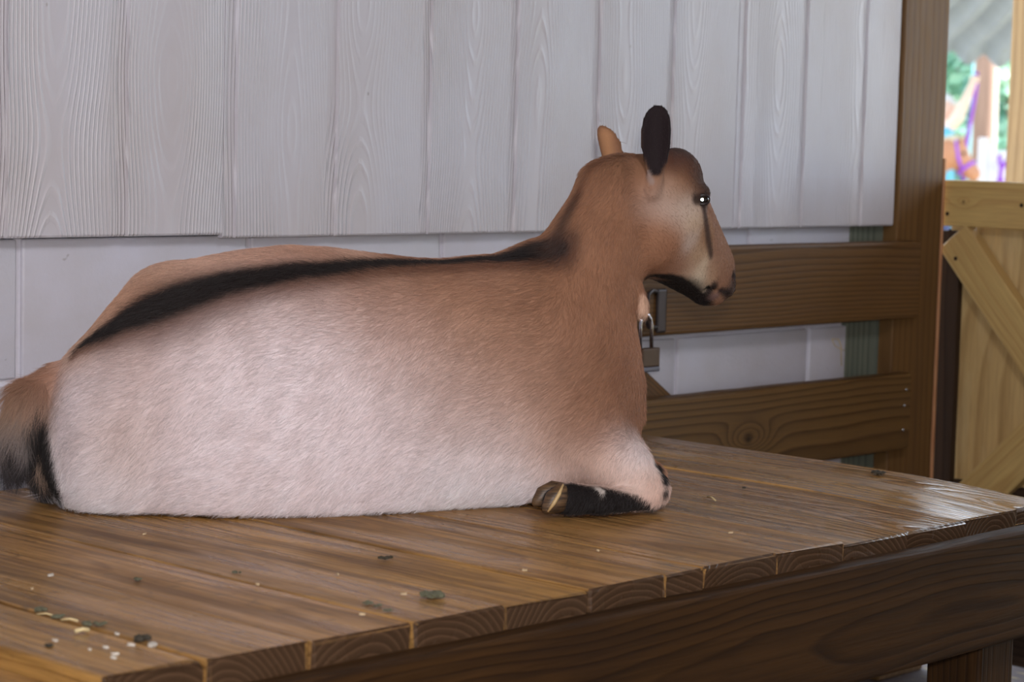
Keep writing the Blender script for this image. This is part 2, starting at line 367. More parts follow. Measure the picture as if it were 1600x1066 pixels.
nail_m = plain('nail_steel', L(120,118,120), .35, .9)
bm = bmesh.new(); bmesh.ops.create_cone(bm, cap_ends=True, segments=8, radius1=.0035, radius2=.002, depth=.002, matrix=Matrix.Rotation(math.pi/2, 4, 'X')); nail_me = from_bm('nail', bm); nail_me.materials.append(nail_m)
for (x, y) in ((1417, 609), (1414, 634), (1412, 672)): link('nail', nail_me, None, fence, tuple(onY(x, y, YR-.0012)))

# ------------------------------------------------------------------ the timber deck the goat lies on
ZD = CAMH - .48
deck = empty('wooden_platform', (2.0, -.6, 0), 'low platform of thick wet brown planks that the goat lies on', 'platform')
bx = [.800, .915, 1.034, 1.159, 1.272, 1.394, 1.525, 1.653, 1.781, 1.910, 1.977, 2.116, 2.254, 2.401, 2.55, 2.70, 2.806]
fy = [-1.02, -1.028, -1.032, -1.033, -1.037, -1.041, -1.046, -1.048, -1.048, -1.048, -1.046, -1.044, -1.039, -1.030, -1.018, -1.006]
Yb = -.105
for i in range(len(bx)-1):
    a, b2 = bx[i], bx[i+1]; L_ = Yb - fy[i]
    low = (.020 if i <= 2 else .0) + random.uniform(.0, .0024)
    wn = (.012, .0) if i == 3 else ((.0, .012) if i == 2 else (0, 0))
    board('plank', L_, b2-a-.0012, .038, M_deck if i < 12 else M_wet, deck, ((a+b2)/2, (Yb+fy[i])/2, ZD-.019-low), axes((0,1,0), (-1,0,0)), bevel=.0022, seg=18, wob=.0006, endwob=.0022, wane=wn, worn=(.0 if i < 12 else .004+.0025*(i-11)))
# joists, apron board and legs
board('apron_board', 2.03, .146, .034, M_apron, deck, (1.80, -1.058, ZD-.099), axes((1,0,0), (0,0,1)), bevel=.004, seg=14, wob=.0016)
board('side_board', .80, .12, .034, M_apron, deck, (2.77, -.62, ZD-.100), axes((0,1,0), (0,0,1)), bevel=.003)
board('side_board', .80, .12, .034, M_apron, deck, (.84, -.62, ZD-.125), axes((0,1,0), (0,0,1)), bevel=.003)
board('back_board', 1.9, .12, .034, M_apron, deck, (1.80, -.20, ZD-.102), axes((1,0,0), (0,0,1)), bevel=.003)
lx = (onY(1494, 1040, -1.0)[0], onY(1566, 1040, -1.0)[0])
legx = sum(lx)/2
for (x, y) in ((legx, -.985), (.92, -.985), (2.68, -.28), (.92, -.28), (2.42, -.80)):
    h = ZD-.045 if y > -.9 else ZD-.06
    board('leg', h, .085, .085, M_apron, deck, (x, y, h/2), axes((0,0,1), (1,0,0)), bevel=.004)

# ------------------------------------------------------------------ gate
XG = 4.006
gate = empty('gate', (XG, -.03, 0), 'pale new pine gate with diagonal braces on a plywood panel, right edge', 'gate')
gw = .84; yh = -.026
board('top_rail', gw, .096, .036, M_gatek, gate, (XG+.018, yh-gw/2, CAMH-.113), axes((0,-1,0), (0,0,1)), bevel=.003)
z0p = .30; 
pl = board('panel', CAMH-.16-z0p, gw, .012, M_ply, gate, (XG+.036+.008, yh-gw/2, (CAMH-.16+z0p)/2), axes((0,0,1), (0,-1,0)), bevel=.002)
def brace(q0, q1, wdt, off, mat):
    """a diagonal on the gate: q0,q1 pixels along its upper edge, wdt its width"""
    a = Vector(onX(q0[0], q0[1], XG)); c = Vector(onX(q1[0], q1[1], XG)); d = (c-a).normalized()
    a = a - d*off[0]; c = c + d*off[1]
    n = Vector((0, d.z, -d.y)); n = n if n.z < 0 else -n
    board('brace', (c-a).length, wdt, .034, mat, gate, tuple((a+c)/2 + n*wdt/2 + Vector((.017, 0, 0))), axes(d, n), bevel=.003)
brace((1516, 362), (1600, 487), .082, (.02, .30), M_gate)
brace((1505, 748), (1600, 656), .088, (.14, .19), M_gate)
board('shade_board', .80, .37, .018, M_dark, gate, (XG+.030, yh-.44, .225), axes((0,-1,0), (0,0,1)), bevel=.002)  # dark board added to stand for the shade low on the gate
board('stile', CAMH-.16-.05, .09, .034, M_gate, gate, (XG+.017, yh-gw+.045, .49), axes((0,0,1), (0,-1,0)), bevel=.003)
board('stile', CAMH-.16-.2, .05, .02, M_dark, gate, (XG+.026, yh-.012, .56), axes((0,0,1), (0,-1,0)), bevel=.002)  # dark strip whose colour stands for the shading beside the hinge
for (x, y) in ((1481, 334), (1486, 361), (1494, 404), (1597, 321), (1486, 597), (1478, 721)):
    p = onX(x, y, XG if y < 420 else XG+.038); 
    bm = bmesh.new(); bmesh.ops.create_cone(bm, cap_ends=True, segments=8, radius1=.0045, radius2=.003, depth=.003, matrix=Matrix.Rotation(math.pi/2, 4, 'Y')); me = from_bm('screw', bm); me.materials.append(M_dark)
    link('screw', me, None, gate, (p[0]-.001, p[1], p[2]))

# ------------------------------------------------------------------ hasp and padlock
dark_steel = plain('dark_worn_steel', L(70,62,62), .45, .6); chrome = plain('bright_steel', L(215,215,225), .14, 1.0, .03)
hasp = empty('hasp', tuple(onY(1030, 490, YR-.003)), 'dark steel hasp and staple fixed to the top rail behind the padlock', 'hasp')
def at_rail(x, y, dy): return Vector(onY(x, y, YR-dy))
bm = bmesh.new()
p0 = at_rail(1033, 486, .003); rbox(bm, p0, (.026, .005, .078), .004); link('hasp_plate', from_bm('hasp_plate', bm), dark_steel, hasp)
bm = bmesh.new(); a = at_rail(1013, 458, .028); b2 = at_rail(1014, 512, .028)
tube(bm, [at_rail(1026, 456, .004), at_rail(1020, 454, .02), at_rail(1013, 460, .032), at_rail(1011, 480, .036), at_rail(1010, 502, .034), at_rail(1013, 511, .025), at_rail(1026, 512, .004)], .0035, 8); link('staple', from_bm('staple', bm, True), dark_steel, hasp)
lock = empty('padlock', tuple(onY(1012, 578, YR-.035)), 'small brown padlock with a bright shackle hanging under the goat\'s chin', 'padlock')
def lk(x, y, dy=.038): return Vector(onY(x, y, YR-dy))
bm = bmesh.new(); c0 = (lk(999, 544)+lk(1026, 580))/2; wv = (lk(1026, 562)-lk(999, 562)).length
rbox(bm, c0 + Vector((0, 0, .004)), (wv, .016, .033), .003, segs=3); link('lock_body', from_bm('lock_body', bm), plain('brown_lock_case', L(72,50,32), .4, .3), lock)
bm = bmesh.new(); rbox(bm, c0 + Vector((0, 0, -.0165)), (wv+.001, .017, .009), .003, segs=3); link('lock_bumper', from_bm('lock_bumper', bm), plain('blue_grey_plastic', L(84,82,98), .35), lock)
bm = bmesh.new(); xl, xr = 1000.5, 1018
pts = [lk(xl, 548), lk(xl, 508), lk(xl+1.5, 499), lk(xl+5, 493)] + [lk(xl+9, 491), lk(xr-5, 493), lk(xr-1.5, 499), lk(xr, 508), lk(xr, 548)]
tube(bm, pts, .0033, 10); link('shackle', from_bm('shackle', bm, True), chrome, lock)

# ------------------------------------------------------------------ implicit surfaces -> one continuous skin
class Field:
    def __init__(s, lo, hi, step):
        s.ax = [np.arange(lo[i], hi[i]+step, step, dtype=np.float32) for i in range(3)]; s.step = step
        s.F = np.full([len(a) for a in s.ax], 60*step, np.float32)
    def sub(s, lo, hi):
        ix = [slice(max(0, int(np.searchsorted(s.ax[i], lo[i]))-1), min(len(s.ax[i]), int(np.searchsorted(s.ax[i], hi[i]))+1)) for i in range(3)]
        if any(k.stop <= k.start for k in ix): return None, None
        return tuple(ix), [s.ax[0][ix[0]][:, None, None], s.ax[1][ix[1]][None, :, None], s.ax[2][ix[2]][None, None, :]]
    def join(s, ix, d, k):
        A = s.F[ix]
        if k > 0:
            h = np.clip(.5+.5*(A-d)/k, 0, 1); s.F[ix] = A*(1-h)+d*h-k*h*(1-h)
        else: s.F[ix] = np.minimum(A, d)
    def cone(s, a, b, ra, rb, k=0.0):
        a = np.array(a, float); b = np.array(b, float); m = max(ra, rb)+k*1.5+2*s.step
        ix, g = s.sub(np.minimum(a, b)-m, np.maximum(a, b)+m)
        if ix is None: return
        ab = b-a; L2 = max(1e-9, float(ab@ab))
        t = np.clip(((g[0]-a[0])*ab[0]+(g[1]-a[1])*ab[1]+(g[2]-a[2])*ab[2])/L2, 0, 1)
        d = np.sqrt((g[0]-a[0]-t*ab[0])**2+(g[1]-a[1]-t*ab[1])**2+(g[2]-a[2]-t*ab[2])**2)-(ra+(rb-ra)*t)
        s.join(ix, d.astype(np.float32), k)
    def ell(s, c, r, k=0.0, rot=None):
        m = max(r)+k*1.5+2*s.step; c = np.array(c, float)
        ix, g = s.sub(c-m, c+m)
        if ix is None: return
        q = [g[0]-c[0], g[1]-c[1], g[2]-c[2]]
        if rot is not None: q = [rot[i][0]*q[0]+rot[i][1]*q[1]+rot[i][2]*q[2] for i in range(3)]
        n = np.sqrt((q[0]/r[0])**2+(q[1]/r[1])**2+(q[2]/r[2])**2)
        d = (n-1)*min(r)
        s.join(ix, d.astype(np.float32), k)
    def mesh(s):
        F = s.F; I = F < 0; st = s.step
        cs = [I[i:I.shape[0]-1+i, j:I.shape[1]-1+j, k:I.shape[2]-1+k] for i in (0,1) for j in (0,1) for k in (0,1)]
        cnt = sum(c.astype(np.int8) for c in cs); act = (cnt > 0) & (cnt < 8)
        cell = np.argwhere(act); idx = np.full(act.shape, -1, np.int64); idx[act] = np.arange(len(cell))
        acc = np.zeros((len(cell), 3)); num = np.zeros(len(cell))
        off = np.array([(i, j, k) for i in (0,1) for j in (0,1) for k in (0,1)])
        val = [F[cell[:,0]+o[0], cell[:,1]+o[1], cell[:,2]+o[2]].astype(float) for o in off]
        for a in range(8):
            for b in range(a+1, 8):
                if np.abs(off[a]-off[b]).sum() != 1: continue
                m = (val[a] < 0) != (val[b] < 0); t = np.zeros(len(cell)); t[m] = val[a][m]/(val[a][m]-val[b][m])
                acc[m] += (off[a]+(off[b]-off[a])*t[:, None])[m]; num[m] += 1
        P = cell + acc/num[:, None]
        P = P*st + np.array([s.ax[i][0] for i in range(3)])
        quads = []
        for ax in range(3):
            o1, o2 = [(1,2), (2,0), (0,1)][ax]
            sl0 = [slice(None)]*3; sl1 = [slice(None)]*3; sl0[ax] = slice(0, -1); sl1[ax] = slice(1, None)
            ch = I[tuple(sl0)] != I[tuple(sl1)]; e = np.argwhere(ch)
            e = e[(e[:, o1] > 0) & (e[:, o2] > 0) & (e[:, o1] < I.shape[o1]-1) & (e[:, o2] < I.shape[o2]-1)]
            ins = I[e[:,0], e[:,1], e[:,2]]
            def cid(d1, d2):
                c = e.copy(); c[:, o1] -= d1; c[:, o2] -= d2; return idx[c[:,0], c[:,1], c[:,2]]
            q = np.stack([cid(1,1), cid(0,1), cid(0,0), cid(1,0)], 1)
            q[~ins] = q[~ins][:, ::-1]; quads.append(q)
        Q = np.concatenate(quads); Q = Q[(Q >= 0).all(1)]
        return P, Q
def smooth_mesh(P, Q, it, lam=.5):
    E = np.concatenate([Q[:, [0,1]], Q[:, [1,2]], Q[:, [2,3]], Q[:, [3,0]]]); E = np.concatenate([E, E[:, ::-1]])
    deg = np.bincount(E[:,0], minlength=len(P)).astype(float); deg[deg == 0] = 1
    for i in range(it):
        for l in (lam, -lam*1.03):
            S = np.stack([np.bincount(E[:,0], P[E[:,1], k], len(P)) for k in range(3)], 1)/deg[:, None]
            P = P + l*(S-P)
    return P
def np_mesh(name, P, Q, smooth=True):
    me = bpy.data.meshes.new(name); n, m = len(P), len(Q)
    me.vertices.add(n); me.vertices.foreach_set('co', P.astype(np.float32).ravel())
    me.loops.add(m*4); me.loops.foreach_set('vertex_index', Q.astype(np.int32).ravel())
    me.polygons.add(m); me.polygons.foreach_set('loop_start', np.arange(0, 4*m, 4, dtype=np.int32))
    me.update(calc_edges=True); me.validate()
    if smooth: me.polygons.foreach_set('use_smooth', np.ones(len(me.polygons), bool))
    return me
def vcol(me, C):
    a = me.color_attributes.new('Coat', 'FLOAT_COLOR', 'POINT')
    a.data.foreach_set('color', np.concatenate([C, np.ones((len(C), 1))], 1).astype(np.float32).ravel())

# ------------------------------------------------------------------ the goat
S = .00083                                                            # metres per unit of the goat's own frame
def gdep(x, D): return 2.80 + .135*(x-120)/920 + D*S                 # depth of the goat's axis frame
def GP(q):                                                             # goat frame (right, down, away) -> world
    q = np.asarray(q, float); d = gdep(q[:,0], q[:,2])[:, None]
    r = np.stack([(q[:,0]-800)/F, (q[:,1]-533)/F, np.ones(len(q))], 1) @ MR
    return CAM + r*d
G = Field((-110, 150, -150), (1180, 850, 370), 4.0)
# trunk and rump: cross-sections along the body (x; top, bottom, depth of centre, half width)
T = np.array([
 [62, 640, 690, 104, 13.5], [78, 604, 745, 104, 50], [98, 565, 795, 104, 98], [120, 540, 812, 104, 124], [150, 507, 818, 104, 136], [175, 474, 820, 104, 142], [200, 449, 820, 106, 146], [230, 425, 818, 106, 140.4], [262, 413, 820, 104, 144], [300, 407, 824, 102, 147.6], [340, 399, 828, 100, 150.3], [380, 392, 830, 99, 152.1], [450, 385, 832, 98, 153], [520, 389, 832, 98, 151.2], [600, 401, 826, 98, 144], [660, 407, 818, 98, 136.8], [700, 407, 812, 98, 130.5], [760, 400, 804, 98, 122.4], [830, 389, 796, 98, 113.4], [880, 400, 790, 98, 104.4], [930, 440, 775, 98, 90], [970, 490, 740, 98, 70.2], [995, 560, 690, 98, 36], [1004, 600, 650, 98, 12.6]], float)
ix, g = G.sub((55, 300, -150), (1010, 850, 370))
X = g[0][:, 0, 0]
xf = np.arange(0, 1070.0); kern = np.exp(-.5*(np.arange(-36, 37)/11.0)**2); kern /= kern.sum()
def prof_(k):
    v = np.interp(xf, T[:,0], T[:,k]); vs = np.convolve(np.pad(v, 36, mode='edge'), kern, 'valid')
    e = np.clip(np.minimum(xf-66, 1000-xf)/45, 0, 1); return np.interp(X, xf, v*(1-e)+vs*e)[:, None, None]
top, bot, dc, hb = [prof_(k) for k in (1,2,3,4)]
yc = top + (bot-top)*.52; dy = g[1]-yc; a = np.where(dy < 0, yc-top, bot-yc); ww = np.abs((g[2]-dc)/hb)
pb_low = np.interp(X, [60, 250, 460, 640, 780], [4.2, 4.2, 3.8, 3.2, 2.6])[:, None, None]; pp = np.where(dy < 0, 2.15, pb_low)
bot = bot + 20*np.exp(-((X-430)/210)**2)[:, None, None]; a = np.where(dy < 0, yc-top, bot-yc)
ww = ww/(1+.13*np.exp(-((X-430)/230)**2))[:, None, None]
d = ((np.abs(dy/a)**pp + ww**pp)**(1/pp)-1)*np.minimum(np.minimum(a, hb), 120)
d = np.maximum(d, np.maximum(62-g[0], g[0]-1004))
G.join(ix, d.astype(np.float32), 0)
# thigh, stifle, belly, ribs, shoulder
G.ell((235, 660, 85), (135, 130, 95), 30)
G.ell((330, 735, 60), (120, 68, 80), 40)
G.ell((560, 630, 92), (240, 145, 120), 40)
G.ell((885, 600, 62), (92, 140, 82), 45)
G.ell((275, 468, 175), (75, 52, 60), 30)                               # far hip
# neck
G.cone((903, 560, 95), (925, 460, 95), 84, 70, 35)
G.cone((925, 460, 95), (943, 375, 98), 70, 68, 20)
G.cone((943, 375, 98), (972, 300, 100), 68, 60, 20)
G.cone((910, 640, 90), (903, 560, 92), 82, 82, 30)
G.cone((835, 425, 95), (900, 372, 96), 30, 30, 40)                      # withers running up into the crest
G.cone((900, 372, 96), (930, 285, 100), 22, 24, 30)
# skull, muzzle, jaw
G.ell((1030, 300, 112), (62, 62, 62), 22)
G.ell((1056, 282, 128), (42, 50, 50), 18)
G.cone((1050, 340, 122), (1110, 428, 212), 58, 37, 16)
G.cone((1078, 305, 150), (1122, 405, 215), 24, 22, 16)                  # bridge of the nose
G.ell((1092, 303, 112), (17, 15, 22), 12)                                # brow
G.cone((1118, 425, 215), (1128, 446, 226), 26, 21, 12)
G.cone((1022, 372, 108), (1100, 450, 202), 60, 24, 26)                  # jaw
G.cone((1102, 455, 198), (1118, 462, 210), 20, 15, 8)                   # lower lip and chin
G.ell((1137, 452, 214), (9, 11, 12), 6)                                 # upper lip
#                               # cheek
# mouth line and nostril pressed in
for (pa, pb, r) in (((1104, 452, 166), (1140, 459, 196), 3.2), ((1142, 436, 203), (1147, 428, 205), 4.0)):
    H = Field((1080, 400, 130), (1180, 490, 260), 4.0); ix2, g2 = G.sub((1085, 410, 140), (1165, 480, 250))
    pa = np.array(pa, float); pb = np.array(pb, float); ab = pb-pa
    t = np.clip(((g2[0]-pa[0])*ab[0]+(g2[1]-pa[1])*ab[1]+(g2[2]-pa[2])*ab[2])/(ab@ab), 0, 1)
    dd = np.sqrt((g2[0]-pa[0]-t*ab[0])**2+(g2[1]-pa[1]-t*ab[1])**2+(g2[2]-pa[2]-t*ab[2])**2)-r
    G.F[ix2] = np.maximum(G.F[ix2], -dd)
# ears: leaf-shaped cups
def ear(base, tip, nrm, widths, th, cup, k=6):
    base = np.array(base, float); tip = np.array(tip, float); L_ = np.linalg.norm(tip-base); e = (tip-base)/L_
    n = np.array(nrm, float); n -= e*(n@e); n /= np.linalg.norm(n); b = np.cross(e, n)
    lo = np.minimum(base, tip)-45; hi = np.maximum(base, tip)+45; ix, g = G.sub(lo, hi)
    q = [g[i]-base[i] for i in range(3)]
    t = (q[0]*e[0]+q[1]*e[1]+q[2]*e[2])/L_; v = q[0]*b[0]+q[1]*b[1]+q[2]*b[2]; w = q[0]*n[0]+q[1]*n[1]+q[2]*n[2]
    wd = np.interp(t, [p[0] for p in widths], [p[1] for p in widths])
    o = np.maximum(np.abs(v)-wd, np.maximum(-t*L_, (t-1)*L_))
    sh = np.abs(w - cup*(v/22)**2 + cup*.5)-th
    h = np.clip(.5+.5*(o-sh)/3, 0, 1); d = sh*(1-h)+o*h+3*h*(1-h)
    G.join(ix, d.astype(np.float32), k)
EW = [(0, 7), (.1, 10), (.3, 18.5), (.5, 23.5), (.68, 24.5), (.82, 22.5), (.91, 18), (.97, 12), (1.0, 5)]
ear((1023, 292, 46), (1028, 165, 40), (-.25, .05, -1), EW, 4.6, 9)
ear((962, 275, 152), (942, 196, 172), (.9, .1, .55), [(0, 20), (.3, 24), (.6, 24), (.8, 19), (.92, 12), (1, 2)], 5, 9)
G.cone((1020, 300, 52), (1024, 276, 46), 13, 9, 10)                     # ear root
# wattle at the throat
G.cone((996, 448, 80), (1005, 472, 74), 9, 7.5, 6); G.cone((1005, 472, 74), (1005, 488, 74), 7.5, 9, 2)
# near foreleg folded under: upper arm, forearm to the knee, cannon back to the hoof
G.cone((905, 660, 55), (962, 722, 18), 82, 50, 30)
G.cone((962, 722, 14), (1014, 764, -12), 46, 31, 22)
G.ell((1015, 768, -14), (29, 28, 27), 10)
G.cone((1012, 780, -26), (935, 783, -46), 19, 22, 8)
G.cone((935, 783, -46), (893, 781, -50), 22, 26, 8)
G.cone((893, 782, -50), (872, 782, -50), 24, 21, 6)
# far foreleg
G.cone((900, 660, 140), (965, 715, 150), 60, 44, 25)
G.cone((965, 715, 150), (1014, 746, 146), 40, 26, 15)
G.ell((1014, 748, 146), (26, 25, 25), 8)
G.cone((1012, 756, 146), (900, 762, 130), 19, 19, 8)
# tail
G.cone((92, 592, 92), (50, 625, 72), 26, 30, 18); G.cone((50, 625, 72), (24, 690, 62), 30, 31, 12); G.cone((24, 690, 62), (22, 724, 62), 29, 17, 8)
G.ell((76, 690, 112), (36, 80, 46), 14)
# far thigh and the tucked hind leg on the far side
G.ell((250, 690, 190), (150, 105, 60), 40)
# rest on the deck
ixs = np.array([1.0])
gx_, gy_, gz_ = np.meshgrid(*G.ax, indexing='ij')
rz = ((gx_-800)/F*MR[0,2] + (gy_-533)/F*MR[1,2] + MR[2,2])*gdep(gx_, gz_) + CAMH
cut = (ZD+.0005-rz)/S
h = np.clip(.5-.5*(G.F-cut)/10, 0, 1); G.F = (G.F*(1-h)+cut*h+10*h*(1-h)).astype(np.float32)
del gx_, gy_, gz_, rz, cut
QP, QF = G.mesh(); QP = smooth_mesh(QP, QF, 3)
del G
# keep the main body only
par = np.arange(len(QP))
E_ = np.concatenate([QF[:, [0,1]], QF[:, [1,2]], QF[:, [2,3]]])
lab = np.arange(len(QP))
for _ in range(400):
    old = lab.copy(); np.minimum.at(lab, E_[:,0], lab[E_[:,1]]); np.minimum.at(lab, E_[:,1], lab[E_[:,0]]); lab = lab[lab]
    if (old == lab).all(): break
big = np.bincount(lab).argmax(); keep = lab == big
re = np.cumsum(keep)-1; QF = re[QF[keep[QF].all(1)]]; QP = QP[keep]
WP = GP(QP)

# coat: patches placed on the skin (x, y in the goat's frame, sRGB colour, radius)
pale = (232, 219, 221); pink = (208, 186, 182); tan = (178, 136, 110); brown = (147, 104, 78); dkbrown = (92, 58, 42); black = (26, 20, 20); white = (242, 236, 240)
spots = [
 (150,600,pale,40),(130,680,pale,45),(150,760,white,45),(240,600,pink,50),(190,692,(182,152,138),42),(300,560,pale,50),(300,660,pale,50),(300,760,pale,55),(400,560,pale,55),(400,660,pale,60),(400,760,pale,60),
 (500,560,pale,55),(500,660,pale,60),(500,760,pale,60),(600,560,(208,184,178),55),(600,660,pale,60),(600,770,pale,50),(700,580,(198,168,156),50),(690,680,(210,190,186),55),(690,760,white,45),(770,740,white,45),(770,640,(200,170,158),50),(820,770,white,30),(800,700,(214,194,190),40),
 (350,500,pink,40),(440,490,pink,40),(520,470,(200,170,160),40),(600,470,tan,45),(620,500,(194,160,148),40),(700,480,tan,50),(700,430,(156,112,88),35),(620,436,(160,120,98),28),(770,450,(164,122,98),45),(780,540,tan,55),(840,470,brown,40),(860,560,(166,126,104),50),(850,640,(184,146,124),45),(870,700,(192,156,136),35),
 (550,440,(172,132,112),26),(470,455,(160,120,100),24),(380,480,(150,112,96),22),(300,510,(156,122,110),24),(230,545,(170,136,124),26),(180,560,(190,164,156),26),
 (250,440,(196,158,136),30),(330,415,(204,166,146),26),(420,400,(196,156,136),24),(500,398,(190,148,126),22),(570,402,(196,158,138),22),(650,404,(150,108,86),20),(210,470,(190,146,118),30),(150,530,(190,150,124),30),
 (900,640,brown,40),(930,580,brown,45),(960,520,brown,40),(985,560,(168,122,96),30),(985,620,brown,30),(940,650,(150,106,80),35),(900,500,brown,45),(880,440,brown,35),(900,400,brown,30),(930,340,brown,40),(950,280,(140,98,72),40),(950,430,brown,40),(990,430,brown,30),(985,360,brown,35),(980,255,(124,88,66),30),
 (960,690,(206,170,154),25),(985,705,white,22),(920,730,(206,176,162),30),(1000,750,(216,190,178),22),(950,745,(214,188,176),24),(880,735,(212,184,174),30),(1020,770,(210,178,164),16),
 (1005,380,brown,24),(1035,350,(150,106,80),26),(1040,395,(148,104,78),24),(1060,420,(150,112,92),20),(1015,420,(140,98,74),22),(1000,310,(160,122,102),16),(1035,322,(196,174,162),16),(1012,328,(170,146,134),14),(1060,335,(196,176,162),16),(1072,322,(198,178,164),13),(1070,290,(150,108,80),16),(1080,270,(92,58,42),16),(1058,255,(84,54,44),16),(1060,236,(70,52,48),14),(1092,285,(70,50,42),12),(1050,300,(172,138,116),14),
 (1080,350,(184,158,134),12),(1076,380,(198,178,166),11),(1088,400,(182,152,124),13),(1090,434,(218,200,176),13),(1075,430,(186,156,134),12),(1103,375,(150,112,84),9),(1130,395,(146,108,86),16),(1138,425,(140,102,80),14),(1110,425,(166,130,104),10),
 (1146,440,(60,44,40),9),
 (60,600,(160,112,84),26),(30,630,(150,122,100),24),(20,670,(128,118,114),22),(20,710,(72,68,74),20),(20,745,(44,38,38),18),(5,630,(150,116,92),24),
]
def bvh_of(P, Q): return BVHTree.FromPolygons([tuple(p) for p in P], [tuple(q) for q in Q.tolist()])
bvh = bvh_of(WP, QF)
def hit(x, y):
    h = bvh.ray_cast(Vector(CAM), Vector(ray(x, y)).normalized())
    if h[0] is None: h = (bvh.find_nearest(Vector(at(x, y, gdep(x, 90))))[0],)
    return np.array(h[0])
sm_ = lambda v, a, b: np.clip((v-a)/(b-a), 0, 1)
PQ = QP; PN = np.zeros_like(WP); f__ = np.cross(WP[QF[:,1]]-WP[QF[:,0]], WP[QF[:,2]]-WP[QF[:,0]])
for k_ in range(4): np.add.at(PN, QF[:,k_], f__)
PN /= np.linalg.norm(PN, axis=1)[:, None]+1e-12
if (PN*(WP-WP.mean(0))).sum() < 0: PN = -PN
def paint(P):
    acc = np.full((len(P), 3), 0.0) + np.array(L(*tan))*1e-6; wt = np.full(len(P), 1e-6)
    for x, y, c, r in spots:
        p = hit(max(x, 4) if x > 0 else x, y); sg = r*S*1.05
        w = np.exp(-((P-p)**2).sum(1)/(2*sg*sg)); w = w**.9
        acc += w[:, None]*np.array(L(*c)); wt += w
    far = np.exp(-((P-hit(700, 430))**2).sum(1))*1e-7
    C = acc/wt[:, None]
    m = (np.sin(P@np.array([61., 23, 47])+1.7*np.sin(P@np.array([-19., 37, 51])))+np.sin(P@np.array([31., -67, 83])+2*np.sin(P@np.array([53., 29, -37])))+np.sin(P@np.array([-113., 91, 61])))/3
    C = C*(1+.07*m[:, None]*np.array([.8, 1., 1.08]))
    def stroke(pts, col, amt=1.0, soft=.45):
        nonlocal C
        H = [hit(p[0], p[1]) for p in pts]; best = np.zeros(len(P))
        for (a, b, ra, rb) in zip(H, H[1:], [p[2] for p in pts], [p[2] for p in pts[1:]]):
            ab = b-a; t = np.clip(((P-a)@ab)/(ab@ab+1e-12), 0, 1); d = np.sqrt(((P-a-t[:, None]*ab)**2).sum(1)); r = (ra+(rb-ra)*t)*S
            best = np.maximum(best, np.clip((r*(1+soft)-d)/(r*soft*2), 0, 1))
        best = best*best*(3-2*best)*amt
        C = C*(1-best[:, None]) + np.array(L(*col))*best[:, None]
    # dorsal stripe from the rump to the withers, with a brown edge, and up the crest
    S1 = [(122, 548, 3), (140, 530, 9), (180, 510, 17), (240, 482, 26), (300, 458, 27), (360, 440, 23), (430, 428, 19), (520, 421, 15), (600, 414, 12), (680, 411, 10), (760, 405, 11), (820, 396, 14), (852, 388, 16), (872, 386, 15)]
    stroke([(x, y+6, r*1.9) for x, y, r in S1], (104, 66, 48), .8, .6)
    stroke([(850, 398, 24), (880, 396, 26), (892, 372, 18)], (70, 46, 36), .75, .8)
    stroke([(x, y, r*1.15) for x, y, r in S1], (30, 21, 20), 1.0, .4)
    stroke([(862, 386, 18), (880, 352, 12), (903, 304, 9)], (62, 42, 34), .8, .8)
    stroke([(903, 304, 9), (930, 256, 8), (990, 244, 6)], (96, 60, 42), .6, .8)
    # black patch behind the thigh, dark tail end
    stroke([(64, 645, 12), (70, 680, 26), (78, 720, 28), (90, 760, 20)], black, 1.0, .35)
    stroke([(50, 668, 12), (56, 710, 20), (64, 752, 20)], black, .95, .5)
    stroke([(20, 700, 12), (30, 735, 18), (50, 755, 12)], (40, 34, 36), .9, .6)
    stroke([(60, 715, 6), (68, 738, 6)], (190, 160, 140), .9, .4)
    # black foreleg, knee front
    stroke([(872, 780, 30), (905, 781, 30), (945, 785, 26), (992, 789, 15), (1012, 793, 8)], black, 1.0, .2)
    stroke([(880, 803, 12), (920, 806, 12), (975, 803, 9)], black, 1.0, .3)
    stroke([(1040, 770, 7), (1036, 790, 7)], (40, 30, 30), 1.0, .4)
    stroke([(934, 763, 5), (941, 768, 5)], (200, 188, 180), .9, .4)
    stroke([(1024, 727, 9), (1030, 732, 10), (1036, 742, 11), (1039, 752, 8)], black, 1.0, .4)
    # ear, face markings, muzzle
    stroke([(1024, 264, 13), (1026, 234, 29), (1027, 195, 31), (1028, 172, 24)], (32, 22, 24), 1.0, .25)
    stroke([(1012, 272, 5), (1018, 284, 5)], (150, 130, 122), .8, .5)
    stroke([(943, 215, 14), (945, 240, 16)], (178, 130, 92), .8, .6)
    stroke([(1099, 318, 8), (1103, 345, 9), (1107, 375, 9), (1111, 400, 6)], (58, 38, 32), .9, .7)
    stroke([(1088, 312, 10), (1102, 310, 10)], (48, 32, 28), .9, .45)
    stroke([(1014, 450, 8), (1048, 464, 6), (1078, 478, 6)], (26, 20, 20), 1.0, .5)
    stroke([(1016, 440, 6), (1050, 454, 8), (1080, 469, 6), (1100, 474, 8)], (26, 20, 20), 1.0, .5)
    stroke([(1084, 470, 8), (1101, 462, 10), (1115, 449, 10)], (30, 22, 24), .95, .7)
    stroke([(1108, 467, 7), (1120, 463, 6)], (112, 88, 86), .8, .7)
    stroke([(1126, 454, 6), (1137, 459, 9)], (30, 22, 24), .95, .7)
    stroke([(1144, 428, 5), (1148, 434, 5)], (36, 28, 28), .9, .5)
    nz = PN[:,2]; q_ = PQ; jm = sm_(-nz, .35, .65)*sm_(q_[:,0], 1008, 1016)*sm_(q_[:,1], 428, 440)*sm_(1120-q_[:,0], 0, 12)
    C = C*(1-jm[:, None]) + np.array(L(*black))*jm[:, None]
    stroke([(1006, 466, 8), (1007, 488, 9)], (206, 170, 146), .9, .4)
    return C
KA = 1.0
